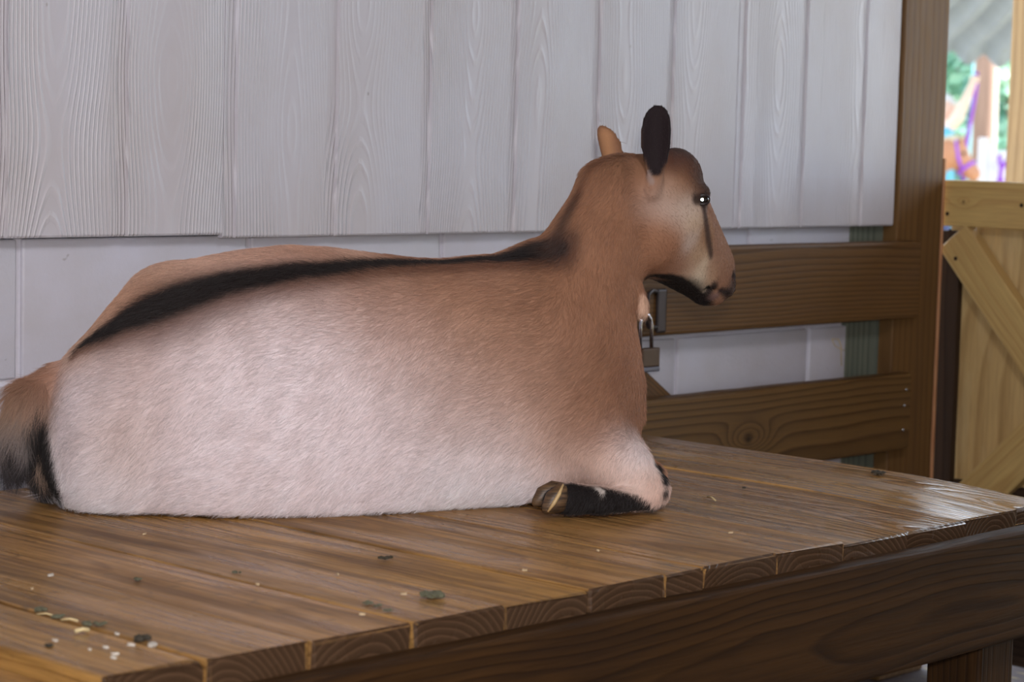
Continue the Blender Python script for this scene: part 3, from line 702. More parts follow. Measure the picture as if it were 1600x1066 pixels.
GC = np.clip(paint(WP)*KA, 0, 1)
gm = np_mesh('goat', WP, QF); vcol(gm, GC)
def coat_mat(name, rough, k=1.0):
    b = NB(name); c = b.n('Attribute', 0, {'attribute_name': 'Coat'})
    b.set(Base_Color=c, Roughness=rough); b.b.inputs['Specular IOR Level'].default_value = .22
    if k: 
        b.b.inputs['Sheen Weight'].default_value = .0
    return b.m
goat = link('goat', gm, coat_mat('goat_skin', .8))
tag(goat, 'fawn goat with pale flank and black back stripe lying on the wooden platform', 'goat')

# fur: short hairs combed towards the tail and down
nrm = np.zeros((len(WP), 3)); tri = np.concatenate([QF[:, [0,1,2]], QF[:, [0,2,3]]])
fn = np.cross(WP[tri[:,1]]-WP[tri[:,0]], WP[tri[:,2]]-WP[tri[:,0]]); ar = np.linalg.norm(fn, axis=1)*.5
pick = rng.choice(len(tri), 400000, p=ar/ar.sum()); u = rng.random((len(pick), 2)); sw = u.sum(1) > 1; u[sw] = 1-u[sw]
tA, tB, tC = [tri[pick, k] for k in range(3)]; wA = 1-u.sum(1)
mixv = lambda A: A[tA]*wA[:, None] + A[tB]*u[:, :1] + A[tC]*u[:, 1:]
root = mixv(WP); rq = mixv(QP); rc = mixv(GC); rn = fn[pick]/(np.linalg.norm(fn[pick], axis=1)[:, None]+1e-12)
toc = CAM-root; toc /= np.linalg.norm(toc, axis=1)[:, None]; vis = (rn*toc).sum(1) > -.35
zz_ok = root[:,2] > ZD+.004
root, rq, rc, rn = [a[vis & zz_ok] for a in (root, rq, rc, rn)]
R_, Dn, Fw = MR[0], MR[1], MR[2]
x, y = rq[:,0], rq[:,1]
def sm(v, a, b): return np.clip((v-a)/(b-a), 0, 1)
head = sm(x + (330-y)*.15, 985, 1020)*sm(500-y, 0, 20)
neck = sm(x, 840, 900)*sm(560-y, 0, 60)*(1-head)
tailm = sm(100-x, 0, 30)*sm(y, 570, 600)
leg = sm(x, 830, 870)*sm(y, 690, 730)
flow = np.zeros_like(root)
flow += (-.85*R_ + .5*Dn)[None]                                        # trunk: back and down
blend = lambda m, v: None
flow = flow*(1-neck)[:, None] + neck[:, None]*(-.25*R_ + .95*Dn)[None]
hv = np.array([1090., 445., 200.])
flow = flow*(1-head)[:, None] + head[:, None]*(-.55*R_ - .75*Dn - .3*Fw)[None]
earm = ((y < 292) & (np.abs(x-1026) < 30)) | ((x < 968) & (y < 240))
flow[earm] = (-1.0*Dn)
flow = flow*(1-tailm)[:, None] + tailm[:, None]*(-.18*R_ + 1.0*Dn)[None]
flow = flow*(1-leg)[:, None] + leg[:, None]*(-.25*R_ + .9*Dn)[None]
# slow swirls
sw1 = np.sin(x*.021+y*.013)+np.sin(x*.047-y*.031+1.3)*.6; flow += (sw1*.16)[:, None]*Dn[None] + (np.sin(y*.027+x*.009)*.16)[:, None]*R_[None]
flow += rng.normal(0, .22, flow.shape)
flow -= rn*(flow*rn).sum(1)[:, None]; flow /= np.linalg.norm(flow, axis=1)[:, None]+1e-9
ln = .0135*(1-head)*(1-.25*neck)*(1-.35*leg) + .0055*head + .019*tailm
ln[earm] = .0035
spine = np.exp(-((y-np.interp(x, [122,240,430,600,760,860], [545,478,428,414,405,388]))/18)**2)*(x < 880)
ln = (ln + .006*spine)*rng.uniform(.6, 1.25, len(ln))
eyep = hit(1097, 312); de = np.linalg.norm(root-eyep, axis=1); hoofm = np.linalg.norm(root-hit(848, 784), axis=1) < .018
ok = (de > .010) & ~hoofm
root, rc, rn, flow, ln, x, y = [a[ok] for a in (root, rc, rn, flow, ln, x, y)]
lift = rng.uniform(.16, .42, len(ln))[:, None]
K = 4; pts = np.zeros((len(root), K, 3))
for k in range(K):
    t = k/(K-1); pts[:, k] = root - rn*.0006 + ln[:, None]*(flow*t + rn*lift*(t-.45*t*t))
clump = rng.uniform(.68, 1.3, (len(root), 1)); rc2 = np.clip(rc*clump + rng.uniform(0, .025, (len(root), 1)), 0, 1)
hc = bpy.data.hair_curves.new('coat'); hc.add_curves([K]*len(root))
hc.attributes['position'].data.foreach_set('vector', pts.astype(np.float32).ravel())
ra = hc.attributes.new('radius', 'FLOAT', 'POINT')
tp = np.array([1.0, .9, .65, .18])*.00018; ra.data.foreach_set('value', np.tile(tp, len(root)).astype(np.float32))
ca = hc.attributes.new('Coat', 'FLOAT_COLOR', 'CURVE'); ca.data.foreach_set('color', np.concatenate([rc2, np.ones((len(rc2), 1))], 1).astype(np.float32).ravel())
fur = link('coat', hc, coat_mat('goat_hair', .55), goat); fur['kind'] = 'stuff'

# eye, hooves
ev = Vector(hit(1098, 312)); en = (Vector(CAM)-ev).normalized()
bm = bmesh.new(); bmesh.ops.create_uvsphere(bm, u_segments=24, v_segments=16, radius=.0078); me = from_bm('eye', bm, True)
eb = NB('goat_eye'); eb.set(Base_Color=L(34,26,20), Roughness=.06); eb.b.inputs['Coat Weight'].default_value = 1.0
eye = link('eye', me, eb.m, goat, tuple(ev - en*.0035)); eye['label'] = 'dark glossy eye with a mirror disc added for its catch light'
pm = NB('eye_glint'); pm.set(Base_Color=(.45,.9,.95), Metallic=1.0, Roughness=.22)
bm = bmesh.new(); bmesh.ops.create_cone(bm, cap_ends=True, segments=16, radius1=.0027, radius2=.0019, depth=.0008)
pz = ev + en*.0042 + Vector(R_)*-.0006; ef = (en + (Vector(CAM + .03*MR[0] - .09*MR[1])-ev).normalized()).normalized()
pu = link('glint_disc', from_bm('glint_disc', bm), pm.m, eye, tuple(pz), ef.to_track_quat('Z', 'Y').to_matrix())  # small mirror disc added and aimed at the flash to make the glint
lid_m = plain('eyelid_skin', L(38,26,24), .5)
for sgn in (1, -1):
    bm = bmesh.new(); arc = []
    for k in range(13):
        a_ = math.pi*(k/12)
        arc.append(ev + Vector(R_)*(.0095*math.cos(a_)) - Vector(Dn)*(sgn*.0062*math.sin(a_)) + en*(.0028 - .0035*abs(math.cos(a_))**2))
    tube(bm, arc, [.0006+.0016*math.sin(math.pi*k/12) for k in range(13)], 8); link('eyelid', from_bm('eyelid', bm, True), lid_m, goat)
hm = NB('hoof_horn'); tc = hm.n('TexCoord', 3); hn = hm.noise(hm.vmul(tc, (60, 60, 400)), 1.0, 3.0)
hm.set(Base_Color=hm.mix(hm.mr(hn, .3, .7, 0, 1), L(46,34,26), L(112,86,60)), Roughness=.45); hm.bump(hn, .3, .001)
hoof_lit_m = plain('hoof_edge_light', L(196,166,118), .4)
def claw(pts, rad, flat, name='hoof'):
    """a tapering cloven claw lofted through goat-frame points"""
    P = GP(np.array(pts, float)); bm = bmesh.new(); rings = []
    for i, p in enumerate(P):
        t = Vector(P[min(i+1, len(P)-1)]-P[max(i-1, 0)]).normalized(); u_ = Vector(-Dn); u_ = (u_-t*u_.dot(t)).normalized(); v_ = t.cross(u_)
        rings.append([bm.verts.new(Vector(p) + u_*math.cos(2*math.pi*k/16)*rad[i]*S + v_*math.sin(2*math.pi*k/16)*rad[i]*S*flat) for k in range(16)])
    for a_, b_ in zip(rings, rings[1:]):
        for k in range(16): bm.faces.new((a_[k], a_[(k+1) % 16], b_[(k+1) % 16], b_[k]))
    bm.faces.new(rings[0][::-1]); bm.faces.new(rings[-1]); bmesh.ops.recalc_face_normals(bm, faces=bm.faces)
    return link(name, from_bm(name, bm, True), hm.m, goat)
h1 = claw([(892,776,-52), (878,778,-60), (864,786,-66), (853,797,-68), (849,802,-68)], [17, 22, 19, 9, 3], .75)
h2 = claw([(884,770,-28), (864,770,-34), (848,776,-38), (837,786,-40), (833,790,-40)], [15, 19, 16, 8, 3], .75)
bm = bmesh.new(); tube(bm, [Vector(p) for p in GP(np.array([(880,757,-76), (874,772,-82), (866,786,-84), (856,800,-80)], float))], [.0012, .0026, .0028, .0012], 8)  # pale gold rim painted as the highlight along the claw's edge
link('lit_hoof_edge', from_bm('lit_hoof_edge', bm, True), hoof_lit_m, h1)
# ------------------------------------------------------------------ litter on the deck
ORD = ['first','second','third','fourth','fifth','sixth','seventh','eighth','ninth']
def nth(pts): xs = sorted(p[0] for p in pts); return [ORD[xs.index(p[0])] for p in pts]
dung = plain('dry_dung', L(58,52,40), .8, var=.4, scale=300); straw_m = plain('straw', L(206,186,140), .6, var=.2); chip_m = plain('wood_chip', L(196,172,136), .7); white_m = plain('pale_flake', L(206,200,190), .5, var=.05)
leaf_m = plain('grey_green_scrap', L(92,92,72), .7, var=.35, scale=300)
def pt(x, y): p = onZ(x, y, ZD); return Vector((p[0], p[1], ZD))
def clod(name, x, y, r, n, mat, label, cat, group=None):
    bm = bmesh.new(); c = pt(x, y)
    for k in range(n):
        q = bmesh.ops.create_icosphere(bm, subdivisions=1, radius=r*random.uniform(.45, .8))['verts']
        o = Vector((random.uniform(-1,1)*r, random.uniform(-1,1)*r, r*.28))
        for v in q: v.co = Vector((v.co.x*random.uniform(.9,1.3), v.co.y*random.uniform(.9,1.3), max(v.co.z*.6, -r*.28))) + o + Vector((random.uniform(-.1,.1),)*3)*r*.6
        zs = min(v.co.z for v in q)
        for v in q: v.co.z -= zs - .0002
    o = link(name, from_bm(name, bm), mat, None, tuple(c)); return tag(o, label, cat, group)
clod('dung_crumb', 1372, 741, .007, 6, dung, 'dark crumb of dung on the far right plank, beside the rail', 'dung')
clod('dung_crumb', 604, 874, .0055, 5, dung, 'dark crumb of dung in front of the goat\'s belly', 'dung')
clod('dung_crumb', 675, 933, .009, 9, leaf_m, 'grey-green crumb of dung near the front edge, mid-deck', 'dung')
clod('dung_crumb', 221, 1001, .007, 6, dung, 'dark crumb beside the white flake in the front left corner', 'dung')
clod('dung_crumb', 1163, 763, .004, 4, dung, 'tiny dark crumb on the plank right of the goat\'s knee', 'dung')
clod('dung_crumb', 79, 1011, .004, 3, dung, 'tiny brown crumb on the front left plank near its left edge', 'dung')
ps = ((62, 955), (90, 965), (135, 977), (155, 976))
for (x, y), o_ in zip(ps, nth(ps)): clod('dung_crumb', x, y, .0055, 5, leaf_m, 'grey-green crumb on the seam at the deck\'s front left, %s from the left' % o_, 'dung', 'crumbs along the front left seam')
ps = ((215, 907), (372, 896), (590, 948), (607, 955), (575, 944))
for (x, y), o_ in zip(ps, nth(ps)): clod('dung_crumb', x, y, .004, 4, leaf_m, 'small grey crumb on the seam in front of the goat, %s from the left' % o_, 'dung', 'crumbs on the middle seam')
def flake(x, y, a, b, rot, mat, name, label, cat, group=None):
    bm = bmesh.new(); n = 7; top = []; 
    for z in (.0, .0014):
        top.append([bm.verts.new((a*math.cos(2*math.pi*k/n)*random.uniform(.8,1.15), b*math.sin(2*math.pi*k/n)*random.uniform(.8,1.15), z+(.0012*random.random() if z else 0))) for k in range(n)])
    for k in range(n): bm.faces.new((top[0][k], top[0][(k+1) % n], top[1][(k+1) % n], top[1][k]))
    bm.faces.new(top[0][::-1]); bm.faces.new(top[1])
    return tag(link(name, from_bm(name, bm), mat, None, tuple(pt(x, y)+Vector((0,0,.0004))), Matrix.Rotation(rot, 3, 'Z')), label, cat, group)
flake(238, 1010, .0075, .0045, .8, white_m, 'white_flake', 'largest white flake, on the front left plank by the end grain', 'flake')
flake(79, 901, .004, .003, .3, white_m, 'white_flake', 'white flake by itself at the far left of the deck', 'flake')
ps = ((183, 993, .0045), (165, 1014, .0045), (140, 1017, .003), (180, 1024, .0045), (177, 1030, .0045), (86, 1003, .004), (205, 1010, .005))
for (x, y, a), o_ in zip(ps, nth(ps)):
    flake(x, y, a*.85, a*.33, random.uniform(0, 3), white_m, 'white_flake', 'small white flake on the front left plank, %s from the left' % o_, 'flake', 'white flakes on the front left plank')
ps = ((50, 922), (528, 899), (402, 915), (566, 962), (631, 930), (1142, 834), (226, 836), (820, 893), (934, 862))
for (x, y), o_ in zip(ps, nth(ps)):
    flake(x, y, .0032, .0014, random.uniform(0, 3), chip_m, 'wood_chip', 'tiny pale chip on the open deck planks, %s from the left' % o_, 'chip', 'tiny chips over the deck')
def straw(x0, y0, x1, y1, r, label, group=None):
    a, b = pt(x0, y0), pt(x1, y1); bm = bmesh.new(); m = (a+b)/2 + Vector((0,0,.0015))
    tube(bm, [a-a, m-a + Vector((.001, .0, 0)), b-a], r, 6)
    return tag(link('straw', from_bm('straw', bm, True), straw_m, None, tuple(a+Vector((0,0,r+.0003)))), label, 'straw', group)
straw(57, 962, 84, 964, .0008, 'thin straw lying beside the front left seam, leftmost'); straw(95, 971, 122, 973, .0011, 'thicker straw beside the front left seam, right of the thin one')
straw(117, 991, 139, 989, .0022, 'short fat yellow straw on the front left plank')
straw(1105, 778, 1118, 784, .0012, 'short straw on the plank just right of the goat\'s knee')
# straw wisp stuck on the block wall between the rails
wisp = bmesh.new()
tube(wisp, [Vector(onY(x, y, -.003)) for x, y in ((1300, 530), (1310, 530), (1314, 540), (1315, 572))], .0009, 6)
tube(wisp, [Vector(onY(x, y, -.003)) for x, y in ((1300, 530), (1304, 540), (1314, 546), (1320, 548))], .0008, 6)
tag(link('straw_wisp', from_bm('straw_wisp', wisp, True), straw_m), 'bent straw wisp caught on the white blocks between the rails', 'straw')
# blue tub on the floor beyond the deck's right leg
tp_ = onZ(1592, 1000, .05); tub = empty('feed_tub', (float(tp_[0])+.10, float(tp_[1])-.06, 0), 'blue plastic tub on the barn floor behind the platform\'s right leg', 'tub')
blue = plain('blue_plastic', L(22,48,120), .35, var=.08)
bm = bmesh.new(); rings = []
for (r, z) in ((.10, 0), (.125, .10), (.135, .10), (.135, .112), (.118, .112), (.095, .012)):
    rings.append([bm.verts.new((r*math.cos(2*math.pi*k/32), r*math.sin(2*math.pi*k/32), z+.002)) for k in range(32)])
for a, b in zip(rings, rings[1:]):
    for k in range(32): bm.faces.new((a[k], a[(k+1) % 32], b[(k+1) % 32], b[k]))
bm.faces.new(rings[0][::-1]); bm.faces.new(rings[-1]); bmesh.ops.recalc_face_normals(bm, faces=bm.faces)
link('tub_body', from_bm('tub_body', bm, True), blue, tub, tuple(tub.location))

# ------------------------------------------------------------------ the yard seen over the gate
gr = NB('yard_grass'); tc = gr.n('TexCoord', 3); n_ = gr.noise(tc, 1.2, 6.0); gr.set(Base_Color=gr.mix(n_, L(150,140,122), L(118,120,90)), Roughness=.9); gr.bump(n_, .6, .05)
yg = link('ground', grid_me('ground', 4.26, 70, -20, 60, 60, .02, -.03), gr.m); tag(yg, 'trodden grassy yard outside the barn', kind='structure')
# jamb post at the right edge of the opening
jx = at(1588, 100, 6.2); jb = onZ(1594, 1000, 0)
jp = board('jamb_post', 2.8, .12, .12, wood('sunlit_post_wood', L(160,128,88), L(128,96,60), ring=.02, rough=.6), None, (float(at(1627, 100, 6.0)[0]), float(at(1627, 100, 6.0)[1]), 1.4), axes((0,0,1), (1,0,0)), bevel=.004)
tag(jp, 'sunlit wooden post at the photo\'s right edge, behind the gate', 'post')
# tent canopy: folded cloth sagging between poles
cv = NB('striped_tent_cloth'); tcx = cv.n('TexCoord', 3); cv.set(Base_Color=cv.mix(cv.noise(tcx, 2.0), L(128,140,164), L(160,170,190)), Roughness=.7); tl = cv.n('BsdfTranslucent', Color=(.82,.86,.95,1)); mx = cv.n('MixShader', i0=.06, i1=cv.b.outputs[0], i2=tl); cv.t.links.new(mx, cv.out.inputs[0])
n = 60; V = []; Fc = []
for j in range(24):
    d = 13.6 + 4.5*j/23
    for i in range(n):
        px = 1380 + 420*i/(n-1)
        base = at(px, 0, d); sag = .05*math.sin(i*.9 + j*.55) + .10*((i/(n-1)-.55)*2)**2
        zz = 2.17 - .26*(j/23) + sag*(1 if j > 1 else .6)
        V.append((base[0], base[1], zz - (.0 if j < 23 else .10)))
for j in range(23):
    for i in range(n-1): Fc.append((j*n+i, j*n+i+1, (j+1)*n+i+1, (j+1)*n+i))
me = mesh('tent_canopy', V, Fc, True); cn = link('tent_canopy', me, cv.m); md = cn.modifiers.new('thick', 'SOLIDIFY'); md.thickness = .01
tag(cn, 'pale grey folded tent canopy hanging over the yard, top right', 'canopy')
bark = NB('pole_bark'); tc = bark.n('TexCoord', 3); nz = bark.noise(bark.vmul(tc, (14, 14, 2)), 1.0, 5.0); bark.set(Base_Color=bark.mix(nz, L(100,74,62), L(170,138,120)), Roughness=.85); bark.bump(nz, .5, .02)
def pole(name, px, d, r, h, mat, label, cat, seg=16):
    p = at(px, 190, d); bm = bmesh.new()
    pts = [Vector((p[0]+random.uniform(-.01,.01), p[1], z)) - Vector((p[0], p[1], 0)) for z in np.linspace(-.03, h, 10)]
    tube(bm, pts, [r*(1.08-.16*i/9) for i in range(10)], seg)
    return tag(link(name, from_bm(name, bm, True), mat, None, (p[0], p[1], 0)), label, cat)
pole('tree_trunk', 1535, 19.0, .080, 6.0, bark.m, 'slender brown tree trunk standing in the yard behind the raised arm', 'trunk')
pole('thin_upright', 1553, 19.6, .024, 2.6, plain('sunlit_bark_edge', L(226,206,196), .5), 'thin pale pole standing for the sunlit right edge of the tree trunk', 'pole')  # pale pole added to paint the sunlit side of the trunk
pole('thin_upright', 1517, 19.4, .012, 2.6, plain('cyan_rope_tone', L(150,206,214), .5), 'very thin pale blue pole standing for a tent rope, just left of the tree trunk', 'pole')  # thin pole put in place of a tent rope
# white picket fence pieces
pick_m = plain('white_fence_paint', L(226,226,234), .5, var=.05)
fe = empty('picket_fence', tuple(at(1555, 420, 18.0)[:2]) + (0,), 'low white picket fence in the yard right of the pony', 'fence')
for (x, y, w) in ((1537, 217, .075), (1549, 229, .045), (1560, 238, .06), (1571, 237, .06), (1582, 238, .06), (1593, 238, .06), (1604, 238, .06), (1615, 238, .06)):
    p = at(x, y, 18.0); board('picket', p[2]+.02, w, .03, pick_m, fe, (p[0], p[1], p[2]/2), axes((0,0,1), tuple(MR[0]*np.array([1,1,0]))), bevel=.006, seg=2)
p0 = at(1533, 262, 18.08); p1 = at(1620, 262, 18.08); dv = Vector(p1-p0); dv.z = 0
board('fence_rail', dv.length, .08, .03, pick_m, fe, tuple((Vector(p0)+Vector(p1))/2), axes(dv, (0,0,1)), bevel=.004, seg=2)
# purple rope halter hung on the fence
violet = plain('violet_webbing', L(150,78,206), .6, var=.1)
bm = bmesh.new(); dH = 17.85
for pl_, r in (([(1563, 285), (1563, 272), (1565, 262), (1574, 252), (1579, 246)], .02), ([(1565, 264), (1562, 252), (1562, 242)], .018)):
    tube(bm, [Vector(at(x, y, dH)) for x, y in pl_], r, 8)
rb = [Vector(at(x, y, dH)) for x, y in ((1558, 284), (1562, 276), (1568, 284))]; tube(bm, rb, .016, 8)
tag(link('hanging_halter', from_bm('hanging_halter', bm, True), violet), 'violet rope halter hanging on the white picket fence', 'halter')

# pony
DP = 17.0; mp = DP/F
def to_world(P, d0): return CAM[None] + (np.stack([(P[:,0]-800)/F, (P[:,1]-533)/F, np.ones(len(P))], 1) @ MR)*(d0+P[:,2]*d0/F)[:, None]
def gy(d): return 178 + 0
pony = Field((1230, 205, -70), (1545, 440, 80), 3.0)
pony.ell((1345, 315, 0), (88, 46, 42), 0); pony.ell((1285, 308, 0), (44, 44, 42), 12); pony.ell((1410, 312, 0), (40, 44, 38), 12)
pony.cone((1415, 300, 0), (1478, 252, 0), 34, 22, 14)
pony.ell((1487, 252, 0), (24, 23, 19), 8); pony.cone((1492, 256, 0), (1519, 284, 0), 19, 12, 8); pony.ell((1520, 286, 0), (11, 10, 11), 4)
for s in (-9, 9): pony.cone((1502, 240, s), (1507, 227, s), 5, 2.5, 2)
for (x, s) in ((1425, -18), (1405, 18)):
    pony.cone((x, 330, s), (x+2, 378, s), 14, 10, 8); pony.cone((x+2, 378, s), (x, 405, s), 9, 7, 3); pony.cone((x, 405, s), (x+2, 419, s), 7, 10, 3)
for (x, s) in ((1268, -18), (1290, 18)):
    pony.cone((x+4, 325, s), (x+8, 358, s), 22, 12, 8); pony.cone((x+8, 358, s), (x-6, 382, s), 10, 9, 3); pony.cone((x-6, 382, s), (x-4, 408, s), 8, 7, 3); pony.cone((x-4, 408, s), (x, 419, s), 7, 10, 3)
pony.cone((1246, 300, 0), (1240, 370, 0), 7, 9, 4)
P_, Q_ = pony.mesh(); P_ = smooth_mesh(P_, Q_, 3); P_[:,1] += 40*np.clip((P_[:,1]-305)/(419-305), 0, 1); Pw = to_world(P_, DP)
Pw[:,2] = np.where(Pw[:,2] < .3, Pw[:,2], Pw[:,2])
pb_ = NB('chestnut_coat'); tc = pb_.n('TexCoord', 3); pb_.set(Base_Color=pb_.mix(pb_.noise(tc, 9.0, 4.0), L(196,140,106), L(168,112,82)), Roughness=.6)
po = link('pony', np_mesh('pony', Pw - np.array([0, 0, Pw[:,2].min()]), Q_), pb_.m); tag(po, 'chestnut pony in a violet halter, its head above the gate', 'pony')
dz = -Pw[:,2].min()
def pq(pts, d=DP): 
    o = to_world(np.array(pts, float), d); o[:,2] += dz; return [Vector(q) for q in o]
bm = bmesh.new(); ring = [(1500+20*math.cos(a)*.35, 262+16*math.sin(a), 19.5*math.cos(a)) for a in np.linspace(0, 2*math.pi, 20)]
tube(bm, pq([(1493, 234, -12), (1494, 246, -19), (1497, 262, -20.5), (1501, 276, -17)]), .013, 8); tube(bm, pq([(1493, 234, 12), (1494, 246, 19), (1497, 262, 20.5), (1501, 276, 17)]), .013, 8)
tube(bm, pq([(1493, 234, -12), (1492, 231, 0), (1493, 234, 12)]), .013, 8)
tube(bm, pq([(1522, 268, 0), (1515, 270, -12), (1506, 277, -16), (1499, 283, -10), (1497, 286, 0), (1499, 283, 10), (1506, 277, 16), (1515, 270, 12), (1522, 268, 0)]), .016, 8)
link('halter', from_bm('halter', bm, True), violet, po)
mane = plain('flaxen_mane', L(222,204,176), .7, var=.15)
bm = bmesh.new()
for k in range(46):
    t = k/45; x = 1412+88*t; y = 268-38*t-6*math.sin(math.pi*t); s = random.choice((-1, 1))
    tube(bm, pq([(x, y, 0), (x-5, y-3+random.uniform(-2,2), s*9), (x-9+random.uniform(-3,3), y+18, s*19)]), [.02, .016, .004], 5)
link('mane', from_bm('mane', bm, True), mane, po)
for s in (-1, 1):
    bm = bmesh.new(); bmesh.ops.create_uvsphere(bm, u_segments=12, v_segments=8, radius=.015); c = pq([(1505, 254, s*16)])[0]; link('eye', from_bm('eye', bm, True), lid_m, po, tuple(c))

# person with the raised arm
DK = 17.4
pf = Field((1420, 110, -60), (1545, 425, 60), 2.4)
pf.ell((1474, 175, 0), (19, 23, 21), 0); pf.cone((1475, 186, 0), (1484, 191, 0), 9, 6, 5); pf.ell((1493.5, 179, 0), (3.5, 3.5, 3), 3)  # head, jaw, nose
for s in (-1, 1): pf.ell((1472, 177, s*21), (5, 7, 3), 2)
pf.cone((1472, 196, 0), (1471, 210, 0), 9.5, 10, 5)
pf.cone((1470, 216, -22), (1470, 216, 22), 15, 15, 8); pf.ell((1470, 248, 0), (21, 44, 31), 12); pf.ell((1468, 292, 0), (20, 26, 30), 12)
pf.cone((1472, 216, -26), (1497, 188, -30), 11, 9, 6); pf.cone((1497, 188, -30), (1519, 138, -28), 9, 6, 3)       # raised near arm
pf.ell((1521, 130, -28), (6, 7, 4.5), 2)
for k, dl in enumerate((0, 1.2, 1.0, -.5)):                          # four fingers closed round the strap, and the thumb
    y0 = 124+k*3.2; pf.cone((1523, y0, -31), (1528+dl, y0, -29), 1.9, 1.7, .6); pf.cone((1528+dl, y0, -29), (1527+dl*.6, y0+.6, -24.5), 1.7, 1.5, .4)
pf.cone((1519, 131, -24), (1526, 124, -23), 2.2, 1.7, .8)
pf.cone((1471, 217, 28), (1474, 252, 34), 11, 9, 5); pf.cone((1474, 252, 34), (1484, 284, 28), 8.5, 6, 3); pf.ell((1486, 291, 27), (5, 8, 4), 2)
for k in range(4): pf.cone((1485+k*1.2, 297, 24+k*2), (1486+k*1.2, 304-abs(k-1.5), 24+k*2), 1.8, 1.5, .4)
pf.cone((1489, 290, 24), (1492, 297, 23), 2, 1.6, .6)
for s in (-1, 1):
    pf.cone((1468, 305, s*15), (1471, 360, s*15), 17, 12, 6); pf.cone((1471, 360, s*15), (1467, 405, s*15), 11.5, 7, 3); pf.cone((1465, 410, s*15), (1482, 414, s*16), 7, 6, 4)
P_, Q_ = pf.mesh(); P_ = smooth_mesh(P_, Q_, 2); PK = P_.copy(); P_[:,1] += 40*np.clip((P_[:,1]-285)/(414-285), 0, 1); Kw = to_world(P_, DK); kz = -Kw[:,2].min(); Kw[:,2] += kz
def kcol(P):
    c = np.tile(np.array(L(236,206,190)), (len(P), 1)); y = P[:,1]; x = P[:,0]
    return c
km = np_mesh('person', Kw, Q_); skin = plain('fair_skin', L(238,206,190), .5, var=.04)
kid = link('person', km, skin); tag(kid, 'person in a light blue shirt and white cap raising one arm outside', 'person')
def kq(pts):
    o = to_world(np.array(pts, float), DK); o[:,2] += kz; return [Vector(q) for q in o]
# clothes: the body's own surface pushed out, kept where the cloth is
def cloth(name, mask, off, mat):
    tri_ = Q_; nn = np.zeros_like(Kw); f_ = np.cross(Kw[tri_[:,1]]-Kw[tri_[:,0]], Kw[tri_[:,2]]-Kw[tri_[:,0]])
    for k in range(4): np.add.at(nn, tri_[:,k], f_)
    nn /= np.linalg.norm(nn, axis=1)[:, None]+1e-12
    kp = mask[tri_].all(1); q = tri_[kp]; us = np.unique(q); rm = np.full(len(Kw), -1); rm[us] = np.arange(len(us))
    o = link(name, np_mesh(name, (Kw+nn*off)[us], rm[q]), mat, kid); m_ = o.modifiers.new('thick', 'SOLIDIFY'); m_.thickness = .004; m_.offset = -1; return o
x, y, zd = PK[:,0], PK[:,1], PK[:,2]
armraise = (x > 1486) & (y < 208)
cloth('shirt', (y > 203) & (y < 300) & ~armraise & ~((zd > 22) & (y > 246)), .008, plain('light_blue_cotton', L(110,190,222), .8, var=.06))
cloth('trousers', (y > 292) & (y < 402) & ~((x > 1479) & (zd > 18) & (y < 312)), .009, plain('navy_cotton', L(60,70,110), .8))
cloth('cap_crown', (y < 166) & (x < 1500), .008, plain('white_cap_cotton', L(240,240,244), .7, var=.03))
bm = bmesh.new(); tube(bm, kq([(1484, 166, -15), (1496, 167, -10), (1501, 168, 0), (1496, 167, 10), (1484, 166, 15)]), .012, 8)
v_ = kq([(1486, 165, 0)])[0]; link('cap_brim', from_bm('cap_brim', bm, True), plain('cap_brim_cotton', L(236,236,240), .7), kid)
# lead strap from the hand down to the pony
bm = bmesh.new(); tube(bm, kq([(1525.5, 118, -27), (1525.5, 132, -27), (1522, 160, -24), (1514, 205, -20), (1507, 250, -14), (1504, 290, -12)]), .017, 8)
tag(link('lead_strap', from_bm('lead_strap', bm, True), violet), 'violet lead strap running from the raised hand down to the pony', 'strap')

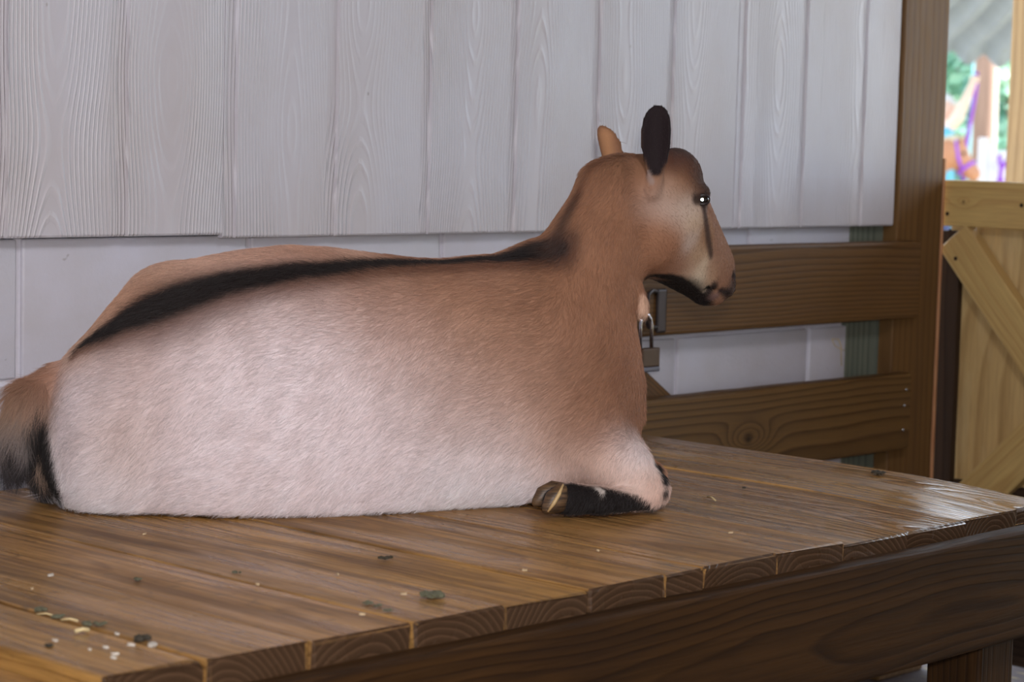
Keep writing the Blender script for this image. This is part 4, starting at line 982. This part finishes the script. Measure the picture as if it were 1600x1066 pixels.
# trees beyond the yard
lm = []
for i, (c1, c2) in enumerate(((L(74,140,138), L(120,180,176)), (L(110,168,146), L(176,208,180)))):  # leaf colours brightened so they carry the outdoor haze
    b = NB('tree_leaves'); tc = b.n('TexCoord', 3); b.set(Base_Color=b.mix(b.mr(b.noise(tc, 1.4, 3.0), .35, .65, 0, 1), c1, c2), Roughness=.6); b.b.inputs['Transmission Weight'].default_value = 0; lm.append(b.m)
def tree(px, d, rad, zlo, zhi, nl, mat, label, layered=False, group=None):
    p = at(px, 190, d); t = empty('leafy_tree', (p[0], p[1], 0), label, 'tree', group)
    bm = bmesh.new(); tube(bm, [Vector((0,0,-.03)), Vector((.03,0,zhi*.4)), Vector((0,.02,zhi*.9))], [.16, .12, .03], 10)
    link('trunk', from_bm('trunk', bm, True), bark.m, t, tuple(t.location))
    nl = int(nl*.8); u = rng.random((nl, 3)); z = zlo+(zhi-zlo)*u[:,0]; a = u[:,1]*2*np.pi
    prof = np.sqrt(np.clip(1-((z-(zlo+zhi)/2)/((zhi-zlo)/2))**2, 0.05, 1))
    r = rad*prof*np.sqrt(u[:,2])
    if layered: z = np.round(z/.55)*.55 + rng.normal(0, .07, nl) - r*.22
    C = np.stack([r*np.cos(a), r*np.sin(a), z], 1)
    C += .35*np.sin(C[:, [1,2,0]]*2.3)
    nrm_ = rng.normal(0, 1, (nl, 3)); nrm_ /= np.linalg.norm(nrm_, axis=1)[:, None]; t1 = np.cross(nrm_, [0.2, .3, 1.]); t1 /= np.linalg.norm(t1, axis=1)[:, None]; t2 = np.cross(nrm_, t1)
    s = rng.uniform(.07, .15, (nl, 1))
    Vt = np.stack([C-t1*s, C-t2*s*.5, C+t1*s, C+t2*s*.5+nrm_*s*.15], 1).reshape(-1, 3); Q2 = np.arange(nl*4).reshape(-1, 4)
    o = link('foliage', np_mesh('foliage', Vt, Q2, False), mat, t, tuple(t.location)); o['kind'] = 'stuff'
    return t
tree(1480, 27, 2.2, .3, 5.6, 9000, lm[0], 'dark teal leafy tree beyond the yard, left of the trunk')
tree(1508, 39, 2.6, .2, 6.2, 9000, lm[0], 'tall dark tree directly behind the slender trunk')
tree(1590, 23, 1.5, .3, 5.2, 8000, lm[1], 'light green layered conifer beyond the white picket fence', True)
tree(1640, 33, 2.4, .2, 6.0, 8000, lm[1], 'light green leafy tree at the far right of the yard')
tree(1550, 49, 3.8, .2, 7.0, 9000, lm[0], 'distant broad tree seen between the trunk and the conifer')
tree(1150, 44, 2.6, .2, 6.4, 7000, lm[0], 'broad dark tree hidden behind the barn post, left of the opening')
tree(900, 40, 3.0, .2, 7.0, 7000, lm[0], 'broad dark tree behind the barn wall')
tree(2150, 48, 2.6, .2, 6.0, 7000, lm[1], 'light green tree beyond the right edge of the opening')
tree(2700, 38, 3.0, .2, 6.6, 7000, lm[0], 'dark tree far right of the opening')
